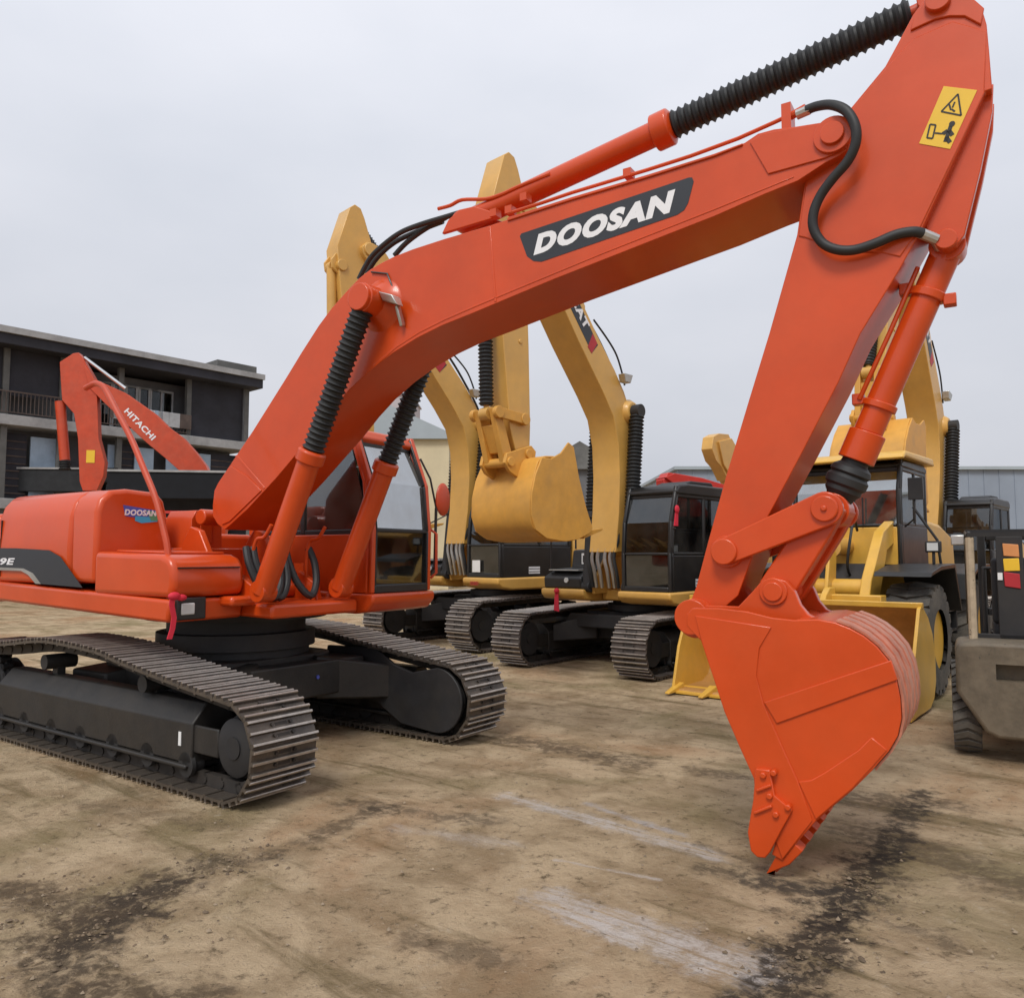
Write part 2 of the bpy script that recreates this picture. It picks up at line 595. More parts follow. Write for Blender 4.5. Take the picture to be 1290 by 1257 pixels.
def undercarriage(root, G, w, xf, rf, xr, rr, top, nshoe, shoes_separate, shoe_m, side_disc=True):
    P = track_path(xf, rf, xr, rr, top)
    st, pitch = resample(P, nshoe)
    sh = shoe_mb(pitch, w, shoe_m)
    shmesh = None
    for sgn in (-1, 1):
        yc = sgn * G / 2
        ch = chain_mb(st, pitch)
        if shoes_separate:
            ch.xform(Matrix.Translation((0, yc, 0)))
            tr = ch.build('crawler_track', CHAIN, root)
            for c, d, n in st:
                if shmesh is None:
                    shmesh = sh.mesh('track_shoe', shoe_m, 30)
                o = bpy.data.objects.new('track_shoe', shmesh)
                COL.objects.link(o)
                o.parent = tr
                o.matrix_local = stM(c, d, n, yc)
        else:
            mb = MB()
            for k, (c, d, n) in enumerate(st):
                b = MB()
                b.v = [p.copy() for p in sh.v]
                b.f = sh.f
                b.mi = sh.mi
                b.ms = sh.ms
                mb.merge(b, stM(c, d, n, yc))
            c2 = MB()
            ch.ms = [CHAIN]
            ch.mi = [0] * len(ch.f)
            mb.merge(ch, Matrix.Translation((0, yc, 0)))
            tr = mb.build('crawler_track', shoe_m, root)
        # frame box with chamfered shoulders
        fr = MB()
        yo = w * .5 - .10
        sec = [(yc - yo, .21), (yc + yo, .21), (yc + yo, .53), (yc + yo - .13, .68), (yc - yo + .13, .68), (yc - yo, .53)]
        fr.prism(sec, -xr + .55, xf - .52, 'x')
        fr.prism([(yc - yo - .03, .17), (yc + yo + .03, .17), (yc + yo + .03, .205), (yc - yo - .03, .205)], -xr + .5, xf - .56, 'x')
        # yoke arms holding the idler
        for y in (yc - yo + .02, yc + yo - .05):
            fr.box(xf - .53, xf - .2, y, y + .03, .30, .52)
        f = fr.build('track_frame', FRAMEP, root, bevel=.012)
        for t in range(7):
            x = -xr + .6 + (xf + xr - 1.2) * t / 6
            rl = MB()
            for y in (-.14, .14):
                rl.lathe((x, yc + y - .06, .20), (x, yc + y + .06, .20), [(0, .10), (.25, .105), (.3, .085), (1, .085)], 16)
            rl.cyl((x, yc - .2, .20), (x, yc + .2, .20), .05, n=10)
            rl.build('track_roller', BLKM, f)
        for x in (xf * .32, -xr * .45):
            zt = max(2 * rf, 2 * rr)
            for q in range(len(P)):
                if abs(P[q].x - x) < .2 and P[q].z > rf:
                    zt = P[q].z
            cr = MB()
            cr.cyl((x, yc - .15, zt - .235), (x, yc + .15, zt - .235), .075, n=14)
            cr.box(x - .05, x + .05, yc - .04, yc + .04, .6, zt - .25)
            cr.build('carrier_roller', BLKM, f)
        # front wheel (idler): dished disc both sides
        idl = MB()
        ri = rf - .155
        idl.lathe((xf, yc - .10, rf), (xf, yc + .10, rf), [(0, .08), (0, ri - .04), (.15, ri), (.85, ri), (1, ri - .04), (1, .08)], 36)
        idl.cyl((xf, yc - .19, rf), (xf, yc + .19, rf), .085, n=16)
        if side_disc:
            ys = yc - (w / 2 - .12)
            yz = yc + (w / 2 - .12)
            for y0, y1 in ((ys, ys + .03), (yz - .03, yz)):
                idl.lathe((xf, y0, rf), (xf, y1, rf), [(0, .002), (0, ri - .06), (.5, ri - .03), (1, ri - .03), (1, .002)], 40)
        idl.build('idler_wheel', BLKM, root)
        sp = MB()
        rs = rr - .155
        sp.lathe((-xr, yc - .06, rr), (-xr, yc + .06, rr), [(0, .1), (0, rs - .05), (.2, rs - .02), (.8, rs - .02), (1, rs - .05), (1, .1)], 36)
        for k in range(20):
            a = 2 * math.pi * k / 20
            cx, cz = -xr + math.cos(a) * rs, rr + math.sin(a) * rs
            sp.cyl((cx, yc - .05, cz), (cx, yc + .05, cz), .035, n=8)
        sp.lathe((-xr, yc - w * .5 + .06, rr), (-xr, yc + w * .5 - .06, rr), [(0, .19), (.1, .25), (.45, .25), (.5, .33), (.55, .33), (.56, .25), (.9, .25), (1, .19)], 30)
        sp.build('drive_sprocket', BLKM, root)
    return P


# ================================================================== GROUND, SKY, LIGHT
def build_ground():
    m = bpy.data.materials.new('yard_dirt')
    m.use_nodes = True
    nt = m.node_tree
    b = nt.nodes['Principled BSDF']
    N = nt.nodes.new
    L = nt.links.new
    geo = N('ShaderNodeNewGeometry')
    pos = geo.outputs['Position']

    def noise_n(scale, detail=8, rough=.6, dist=0, vec=None):
        n = N('ShaderNodeTexNoise')
        n.inputs['Scale'].default_value = scale
        n.inputs['Detail'].default_value = detail
        n.inputs['Roughness'].default_value = rough
        n.inputs['Distortion'].default_value = dist
        L(vec or pos, n.inputs['Vector'])
        return n

    def rng(sock, a, c, lo=0.0, hi=1.0, smooth=True):
        r = N('ShaderNodeMapRange')
        r.interpolation_type = 'SMOOTHSTEP' if smooth else 'LINEAR'
        for k, v in (('From Min', a), ('From Max', c), ('To Min', lo), ('To Max', hi)):
            r.inputs[k].default_value = v
        L(sock, r.inputs['Value'])
        return r.outputs['Result']

    def mth(op, a, c=None):
        q = N('ShaderNodeMath')
        q.operation = op
        for i, s in enumerate((a, c)):
            if s is None:
                continue
            if isinstance(s, (int, float)):
                q.inputs[i].default_value = s
            else:
                L(s, q.inputs[i])
        return q.outputs[0]

    def mix(c1, c2, fac):
        q = N('ShaderNodeMixRGB')
        for k, s in (('Color1', c1), ('Color2', c2), ('Fac', fac)):
            if isinstance(s, tuple):
                q.inputs[k].default_value = (*s, 1)
            elif isinstance(s, (int, float)):
                q.inputs[k].default_value = s
            else:
                L(s, q.inputs[k])
        return q.outputs['Color']

    n_big = noise_n(.35, 6, .6, .6)
    n_mid = noise_n(1.6, 9, .68, .4)
    n_fine = noise_n(9, 10, .75)
    n_grit = noise_n(55, 6, .8)
    # streaks drawn out along the traffic direction (left-back to right-front)
    mp = N('ShaderNodeMapping')
    mp.vector_type = 'TEXTURE'
    mp.inputs['Scale'].default_value = (2.4, .40, 1)
    L(pos, mp.inputs['Vector'])
    n_str = noise_n(1.2, 9, .66, .3, mp.outputs['Vector'])
    c = mix((.315, .225, .130), (.54, .41, .262), rng(n_mid.outputs['Fac'], .36, .64))
    c = mix(c, (.54, .41, .26), rng(n_str.outputs['Fac'], .50, .72, 0, .7))
    c = mix(c, (.165, .120, .056), rng(n_str.outputs['Fac'], .48, .31, 0, .85))
    c = mix(c, (.38, .205, .10), rng(n_big.outputs['Fac'], .50, .68, 0, .65))
    c = mix(c, (.20, .165, .070), rng(n_big.outputs['Fac'], .49, .33, 0, .65))
    c = mix(c, (.105, .075, .040), rng(n_fine.outputs['Fac'], .47, .30, 0, .95))
    c = mix(c, (.52, .43, .32), rng(n_fine.outputs['Fac'], .56, .74, 0, .7))
    n_spk = noise_n(24, 8, .72)
    c = mix(c, (.10, .075, .048), rng(n_spk.outputs['Fac'], .42, .30, 0, .85))
    c = mix(c, (.58, .49, .37), rng(n_spk.outputs['Fac'], .60, .72, 0, .55))

    # long stains and dusty drag marks on the yard, one with bucket shade painted in
    ndist = noise_n(2.2, 6, .7)
    nd2 = noise_n(7, 6, .75)
    sx = N('ShaderNodeSeparateXYZ')
    L(pos, sx.inputs[0])

    def seg(a, e, wid, edge=.9):
        ax, ay = a
        dx, dy = e[0] - ax, e[1] - ay
        LL = dx * dx + dy * dy
        px = mth('SUBTRACT', sx.outputs['X'], ax)
        py = mth('SUBTRACT', sx.outputs['Y'], ay)
        t = mth('DIVIDE', mth('ADD', mth('MULTIPLY', px, dx), mth('MULTIPLY', py, dy)), LL)
        tc = N('ShaderNodeClamp')
        L(t, tc.inputs['Value'])
        t = tc.outputs[0]
        qx = mth('SUBTRACT', px, mth('MULTIPLY', t, dx))
        qy = mth('SUBTRACT', py, mth('MULTIPLY', t, dy))
        d = mth('SQRT', mth('ADD', mth('MULTIPLY', qx, qx), mth('MULTIPLY', qy, qy)))
        d = mth('ADD', d, mth('MULTIPLY', mth('SUBTRACT', ndist.outputs['Fac'], .5), wid * 3.2 * edge))
        d = mth('ADD', d, mth('MULTIPLY', mth('SUBTRACT', nd2.outputs['Fac'], .5), wid * 3.4 * edge))
        d = mth('ADD', d, mth('MULTIPLY', mth('SUBTRACT', n_str.outputs['Fac'], .5), wid * 2.0 * edge))
        return rng(d, wid * 1.35, wid * .1)

    fr = Frame((0, 0), 0)

    def gp(u, v):
        X = fr.hit(u, v, Vector((0, 0, 0)), Vector((0, 0, 1)))
        return (X[0], X[1])
    n_clump = noise_n(14, 8, .7, .5)
    mp2 = N('ShaderNodeMapping')
    g0, g1 = gp(690, 1125), gp(960, 1215)
    drag = math.atan2(g1[1] - g0[1], g1[0] - g0[0])
    mp2.vector_type = 'TEXTURE'
    mp2.inputs['Rotation'].default_value = (0, 0, drag)
    mp2.inputs['Scale'].default_value = (1.2, .11, 1)
    mp.inputs['Rotation'].default_value = (0, 0, drag)
    L(pos, mp2.inputs['Vector'])
    n_drag = noise_n(2.4, 8, .7, .2, mp2.outputs['Vector'])
    brk_dark = rng(n_clump.outputs['Fac'], .62, .46, .30, 1.0)
    brk_pale = mth('MULTIPLY', rng(n_drag.outputs['Fac'], .36, .56, .15, 1.0), rng(n_clump.outputs['Fac'], .35, .55, .45, 1.0))
    PALE, OIL, MUD = (.56, .50, .45), (.038, .029, .022), (.105, .074, .046)
    for a, e, w, colr, k in (
            ((690, 1125), (960, 1215), .13, PALE, .95), ((640, 1000), (900, 1075), .10, PALE, .95), ((500, 1040), (640, 1060), .10, PALE, .45), ((740, 1010), (860, 1050), .05, (.45, .42, .42), .8),
            ((720, 1150), (940, 1228), .11, (.60, .55, .51), .95), ((660, 1130), (800, 1185), .05, PALE, .6), ((700, 1080), (830, 1105), .02, PALE, .8),
            ((650, 930), (800, 960), .22, MUD, .8), ((880, 970), (1010, 985), .16, MUD, .7), ((1080, 1040), (1290, 1120), .25, MUD, .65),
            ((880, 1090), (1060, 1130), .10, OIL, .6), ((1040, 1130), (1200, 1185), .09, OIL, .5), ((1040, 1000), (1200, 1010), .22, MUD, .7),
            ((1165, 995), (1110, 1080), .13, OIL, .85), ((1110, 1080), (1050, 1155), .20, OIL, .92), ((1050, 1155), (965, 1262), .21, OIL, .92),
            ((960, 1105), (1040, 1120), .16, (.06, .048, .038), .75), ((880, 1060), (960, 1090), .05, OIL, .5),  # first one: oily stain with the bucket's contact shadow painted in
            ((255, 1085), (350, 1075), .14, OIL, .62), ((380, 1060), (480, 1015), .10, MUD, .7), ((440, 1010), (620, 1032), .13, OIL, .55),
            ((90, 1180), (200, 1115), .26, MUD, .95), ((50, 1262), (150, 1150), .22, (.06, .045, .032), .85), ((0, 1125), (110, 1135), .26, MUD, .85), ((100, 1240), (260, 1262), .16, MUD, .85), ((150, 1130), (215, 1110), .10, (.06, .045, .032), .8),
            ((520, 1180), (620, 1200), .12, MUD, .6), ((100, 1010), (280, 1040), .10, MUD, .35)):
        brk = brk_dark if colr[0] < .2 else brk_pale
        c = mix(c, colr, mth('MULTIPLY', mth('MULTIPLY', seg(gp(*a), gp(*e), w), brk), k))
    # fine pale and dark grit speckle over the whole yard
    c = mix(c, (.72, .66, .56), rng(n_grit.outputs['Fac'], .70, .80, 0, .35))
    c = mix(c, (.06, .048, .036), rng(n_grit.outputs['Fac'], .36, .24, 0, .55))
    L(c, b.inputs['Base Color'])
    b.inputs['Roughness'].default_value = .92
    b.inputs['Specular IOR Level'].default_value = .2
    h = mth('ADD', mth('ADD', mth('MULTIPLY', n_mid.outputs['Fac'], 1.2), mth('MULTIPLY', n_spk.outputs['Fac'], .5)), mth('ADD', mth('MULTIPLY', n_fine.outputs['Fac'], .9), mth('MULTIPLY', n_grit.outputs['Fac'], .22)))
    bp = N('ShaderNodeBump')
    bp.inputs['Strength'].default_value = .8
    bp.inputs['Distance'].default_value = .06
    L(h, bp.inputs['Height'])
    L(bp.outputs['Normal'], b.inputs['Normal'])

    # one sheet: fine mesh near the camera, coarse far away
    xs = [-900, -300, -120, -60, -30] + [-15 + .25 * i for i in range(40)] + [-5 + .055 * i for i in range(200)] + [6 + .25 * i for i in range(37)] + [30, 60, 120, 300, 900]
    ys = [-200, -60, -20, -6] + [0 + .25 * i for i in range(10)] + [2.5 + .055 * i for i in range(110)] + [8.55 + .25 * i for i in range(70)] + [32, 45, 70, 120, 300, 1000]
    muds = [(gp(*p), r) for p, r in (((60, 1200), .55), ((150, 1150), .45), ((30, 1140), .4), ((300, 1078), .30), ((1010, 1200), .28), ((1080, 1120), .25), ((560, 1200), .3), ((1200, 1180), .5))]
    vs, fs = [], []
    for y in ys:
        for x in xs:
            z = 0
            if -15 <= x <= 15 and 0 <= y <= 26:
                z = (noise.noise(Vector((x * .9, y * .9, 3))) * .012 + noise.noise(Vector((x * 2.6, y * 2.6, 8))) * .008) - .012
                if y < 8.6 and -5 <= x <= 6:
                    am = .35
                    for (mx_, my_), r_ in muds:
                        am += 1.5 * math.exp(-((x - mx_) ** 2 + (y - my_) ** 2) / (r_ * r_))
                    z += am * (noise.noise(Vector((x * 7, y * 7, 1))) * .008 + noise.noise(Vector((x * 15, y * 15, 5))) * .007)
            vs.append((x, y, z))
    nx = len(xs)
    for j in range(len(ys) - 1):
        for i in range(nx - 1):
            fs.append((j * nx + i, j * nx + i + 1, (j + 1) * nx + i + 1, (j + 1) * nx + i))
    g = MB().add(vs, fs).build('ground', m, smooth=80)
    tag(g, kind='structure')

    # loose stones and clods
    st = MB()
    for k in range(900):
        y = 3.0 + 11 * random.random() ** 1.6
        x = random.uniform(-.75, .75) * y
        r = random.choice((.004, .005, .006, .008, .010, .014)) * random.uniform(.6, 1.1)
        c0 = Vector((x, y, -.004))
        a = random.random() * 6.3
        vs = []
        for (px, py, pz) in ((1, 0, .1), (.4, .9, .15), (-.8, .6, .05), (-.9, -.5, .1), (.3, -1, .1), (.1, .1, 1)):
            q = Vector((px, py, pz)) * r * random.uniform(.75, 1.25)
            q.rotate(Matrix.Rotation(a, 3, 'Z'))
            vs.append(c0 + q)
        st.add(vs, [(0, 1, 5), (1, 2, 5), (2, 3, 5), (3, 4, 5), (4, 0, 5), (0, 4, 3, 2, 1)])
    md = MB()
    for k in range(900):
        (mx_, my_), r_ = random.choice(muds[:6])
        x, y = random.gauss(mx_, r_ * .55), random.gauss(my_, r_ * .55)
        r = random.choice((.004, .005, .006, .008, .010, .014)) * random.uniform(.6, 1.1)
        c0 = Vector((x, y, -.012))
        a = random.random() * 6.3
        vs = []
        for (px, py, pz) in ((1, 0, .2), (.4, .9, .2), (-.8, .6, .2), (-.9, -.5, .2), (.3, -1, .2), (.3, .1, .9), (-.3, .0, .8)):
            q = Vector((px * 1.2, py, pz)) * r * random.uniform(.7, 1.3)
            q.rotate(Matrix.Rotation(a, 3, 'Z'))
            vs.append(c0 + q)
        md.add(vs, [(0, 1, 5), (1, 2, 6), (1, 6, 5), (2, 3, 6), (3, 4, 6), (4, 5, 6), (4, 0, 5), (0, 4, 3, 2, 1)])
    o = md.build('mud', mat('dark_mud_crumbs', (.15, .108, .068), .9, var=.5, vscale=3), smooth=60)
    tag(o, 'dark crumbly mud churned up on the dirt yard', 'mud', kind='stuff')
    o = st.build('gravel', STONE, smooth=0)
    tag(o, 'scattered small stones and clods on the dirt yard', 'gravel', kind='stuff')


build_ground()


def build_light():
    w = bpy.data.worlds.new('World')
    scene.world = w
    w.use_nodes = True
    nt = w.node_tree
    bg = nt.nodes['Background']
    N = nt.nodes.new
    L = nt.links.new
    EL, ROT = R(52), R(200)
    sky = N('ShaderNodeTexSky')
    sky.sky_type = 'NISHITA'
    sky.sun_disc = False
    sky.sun_elevation = EL
    sky.sun_rotation = ROT
    sky.dust_density = 4
    sky.air_density = 1
    hs = N('ShaderNodeHueSaturation')
    hs.inputs['Saturation'].default_value = .20
    L(sky.outputs[0], hs.inputs['Color'])
    # a closed cloud deck evens the sky out: mix towards the cloud colour, with soft cloud variation
    tc = N('ShaderNodeTexCoord')
    mp = N('ShaderNodeMapping')
    mp.inputs['Scale'].default_value = (1, 1, 2.2)
    L(tc.outputs['Generated'], mp.inputs['Vector'])
    no = N('ShaderNodeTexNoise')
    no.inputs['Scale'].default_value = 2.1
    no.inputs['Detail'].default_value = 5
    no.inputs['Roughness'].default_value = .5
    L(mp.outputs['Vector'], no.inputs['Vector'])
    rp = N('ShaderNodeValToRGB')
    rp.color_ramp.elements[0].position = .32
    rp.color_ramp.elements[1].position = .70
    rp.color_ramp.elements[0].color = (6.5, 6.8, 7.55, 1)
    rp.color_ramp.elements[1].color = (7.7, 7.85, 8.5, 1)
    L(no.outputs['Fac'], rp.inputs['Fac'])
    # brightness of the deck falls a little towards the horizon
    sp = N('ShaderNodeSeparateXYZ')
    L(tc.outputs['Generated'], sp.inputs[0])
    mr = N('ShaderNodeMapRange')
    mr.inputs['From Min'].default_value = 0.0
    mr.inputs['From Max'].default_value = .55
    mr.inputs['To Min'].default_value = .72
    mr.inputs['To Max'].default_value = 1.08
    L(sp.outputs['Z'], mr.inputs['Value'])
    ml = N('ShaderNodeMixRGB')
    ml.blend_type = 'MULTIPLY'
    ml.inputs['Fac'].default_value = 1
    L(rp.outputs['Color'], ml.inputs['Color1'])
    L(mr.outputs['Result'], ml.inputs['Color2'])
    mx = N('ShaderNodeMixRGB')
    mx.inputs['Fac'].default_value = .88
    L(hs.outputs['Color'], mx.inputs['Color1'])
    L(ml.outputs['Color'], mx.inputs['Color2'])
    L(mx.outputs['Color'], bg.inputs['Color'])
    bg.inputs['Strength'].default_value = .10
    sd = bpy.data.lights.new('sun', 'SUN')
    so = bpy.data.objects.new('sun', sd)
    COL.objects.link(so)
    sd.energy = 1.7
    sd.angle = R(18)
    sd.color = (1, .97, .92)
    # sun_rotation in the sky: azimuth measured from +Y clockwise
    d = Vector((math.sin(ROT) * math.cos(EL), math.cos(ROT) * math.cos(EL), math.sin(EL)))
    so.rotation_euler = d.to_track_quat('Z', 'Y').to_euler()


build_light()
scene.view_settings.view_transform = 'Standard'
scene.view_settings.look = 'None'
scene.view_settings.gamma = 1
scene.view_settings.exposure = 0.20


# ================================================================== THE ORANGE EXCAVATOR
def cabin(root, xr, prof_front, y0, y1, z0, zm, z1, paint, glassm, windm, frame, roofm, rear_x_top=None, low_front_glass=True, pillar=None):
    """Operator cab. prof_front: front pillar line [(x,z)...] from floor to roof."""
    cab = MB()
    xt = prof_front[-1][0]
    # roof with softened crown
    roof = [(xr - .02, z1 - .10), (xt + .02, z1 - .10), (xt + .03, z1 - .05), (xt - .10, z1), (xr + .15, z1 + .03), (xr - .02, z1 - .03)]
    cab.prism(roof, y0 - .01, y1 + .01, 'y', roofm)
    # lower panels on both sides, rear wall
    fx = prof_front[0][0]
    for y in (y0, y1 - .05):
        cab.prism([(xr, z0), (fx - .02, z0), (fx + .0, zm - .0), (xr, zm)], y, y + .05, 'y', paint)
    cab.box(xr, xr + .06, y0 + .05, y1 - .05, z0, zm + .25, paint)
    cab.box(xr, fx - .03, y0 + .05, y1 - .05, z0 - .02, z0 + .05, paint)
    pw = .06
    for y in (y0 + pw / 2, y1 - pw / 2):
        for a, b in zip(prof_front[:-1], prof_front[1:]):
            cab.beam((a[0] - pw / 2, y, a[1]), (b[0] - pw / 2, y, b[1] + .02), pw, pw, pillar or frame)
            if pillar:
                yi = y + (pw * .62 if y < (y0 + y1) / 2 else -pw * .62)
                cab.beam((a[0] - pw * .35, yi, a[1]), (b[0] - pw * .35, yi, b[1]), .025, .05, frame)
            cab.beam((a[0] - pw * 1.35, y, a[1]), (b[0] - pw * 1.35, y, b[1] + .02), pw * 1.15, pw * .7, paint)
        cab.beam((xr + pw / 2, y, zm), (xr + pw / 2, y, z1 - .08), pw, .09, paint)
        xm = xr + (fx - xr) * .46
        cab.beam((xm, y, zm), (xm - .02, y, z1 - .08), .06, .07, frame)
        cab.beam((xr, y, zm + .02), (fx - .04, y, zm + .02), .05, .06, frame)
        cab.beam((xr, y, z1 - .13), (xt, y, z1 - .13), .06, .07, frame)
    # front cross bars
    cab.beam((fx - .03, y0 + .05, z0 + .04), (fx - .03, y1 - .05, z0 + .04), .07, .09, frame)
    mid = prof_front[1]
    cab.beam((mid[0] - .03, y0 + .06, mid[1]), (mid[0] - .03, y1 - .06, mid[1]), .045, .045, frame)
    cab.beam((xt - .03, y0 + .05, z1 - .13), (xt - .03, y1 - .05, z1 - .13), .06, .08, frame)
    o = cab.build('cab', paint, root, bevel=.018)
    # panes
    seqs = [(prof_front[0], prof_front[1], 'windscreen')]
    up = prof_front[1:]
    g = MB()
    if low_front_glass:
        a, b = prof_front[0], prof_front[1]
        g.hexa([(a[0] - .045, y0 + .07, a[1] + .07), (a[0] - .035, y0 + .07, a[1] + .07), (a[0] - .035, y1 - .07, a[1] + .07), (a[0] - .045, y1 - .07, a[1] + .07)],
               [(b[0] - .045, y0 + .07, b[1] - .02), (b[0] - .035, y0 + .07, b[1] - .02), (b[0] - .035, y1 - .07, b[1] - .02), (b[0] - .045, y1 - .07, b[1] - .02)])
        g.build('window', GLSD, o, smooth=0)
    g = MB()
    for a, b in zip(up[:-1], up[1:]):
        zt = .08 if b is up[-1] else 0
        g.hexa([(a[0] - .045, y0 + .07, a[1]), (a[0] - .035, y0 + .07, a[1]), (a[0] - .035, y1 - .07, a[1]), (a[0] - .045, y1 - .07, a[1])],
               [(b[0] - .045, y0 + .07, b[1] - zt), (b[0] - .035, y0 + .07, b[1] - zt), (b[0] - .035, y1 - .07, b[1] - zt), (b[0] - .045, y1 - .07, b[1] - zt)])
    g.build('windscreen', windm, o, smooth=0)
    for y in (y0 + .02, y1 - .03):
        for xa, xb in ((xr + .07, xm - .03), (xm + .03, fx - .05)):
            g = MB()
            xb2 = xb if xb < xm else xt - .06
            g.prism([(xa, zm + .04), (xb, zm + .04), (xb + (0 if xb < xm else .0), mid[1] if xb > xm else zm + .3), (xb2, z1 - .16), (xa, z1 - .16)], y, y + .01, 'y')
            g.build('window', glassm, o, smooth=0)
    g = MB().box(xr + .02, xr + .03, y0 + .08, y1 - .08, zm + .26, z1 - .14)
    g.build('window', glassm, o, smooth=0)
    s = MB()
    yc = (y0 + y1) / 2
    s.prism(rounded(xr + .25, xr + .75, z0 + .42, z0 + .56, .05), yc - .25, yc + .25)
    s.prism([(xr + .25, z0 + .5), (xr + .38, z0 + .5), (xr + .24, z0 + 1.15), (xr + .13, z0 + 1.13)], yc - .23, yc + .23)
    s.prism([(xr + .16, z0 + 1.15), (xr + .23, z0 + 1.15), (xr + .19, z0 + 1.38), (xr + .12, z0 + 1.36)], yc - .13, yc + .13)
    s.box(xr + .3, xr + .7, yc - .2, yc + .2, z0 + .05, z0 + .42)
    for yy in (yc - .36, yc + .36):
        s.box(xr + .3, xr + .85, yy - .08, yy + .08, z0 + .45, z0 + .66)
        s.tube([(xr + .82, yy, z0 + .66), (xr + .86, yy, z0 + .78)], .018, 6)
        s.ball((xr + .87, yy, z0 + .82), .035, 5)
    s.build('seat', SEATM, o, bevel=.02)
    return o


D = Frame((-2.917, 8.516), -32.0)        # upper structure
OY = -.28                                  # the boom stands a little right of the swing centre
D2 = Frame(D.C + D.lf * OY, -32.0)         # boom plane
UNDER = -3.5                               # tracks are turned a little against the upper structure
G_, W_ = 2.52, .60


def pins(mb, x, z, y0, y1, r, cap=.02, n=26, m=None):
    mb.cyl((x, y0, z), (x, y1, z), r, n=n, m=m)
    mb.cyl((x, y0 - cap, z), (x, y1 + cap, z), r * .62, n=n, m=m)
    return mb


def boot_cylinder(root, name, y, foot, rod_end, barrel_frac, r, boot_r, folds, paint, boot_m=RUB, gland=1.25, boot_to=.97, child='rod_boot', chrome=False):
    f = Vector((foot[0], y, foot[1]))
    e = Vector((rod_end[0], y, rod_end[1]))
    d = (e - f)
    b = MB()
    b.cyl(f - d.normalized() * .02, f + d * barrel_frac, r, n=26)
    b.lathe(f + d * (barrel_frac - .03), f + d * (barrel_frac + .015), [(0, r * 1.0), (.1, r * gland), (.85, r * gland), (1, r * 1.05)], 26)
    b.cyl(f + Vector((0, -r * .8, 0)), f + Vector((0, r * .8, 0)), r * .98, n=24)
    b.cyl(e + Vector((0, -r * 1.0, 0)), e + Vector((0, r * 1.0, 0)), r * 1.15, n=24)
    b.cyl(f + d * (barrel_frac - .05), e, r * .5, n=16)
    o = b.build(name, paint, root, bevel=.006)
    k = MB()
    if chrome:
        k.cyl(f + d * barrel_frac, f + d * boot_to, boot_r, n=20)
        k.build('piston_rod', CHROME, o)
    else:
        bellows(k, f + d * (barrel_frac + .012), f + d * boot_to, boot_r, folds)
        k.build(child, boot_m, o)
    return o


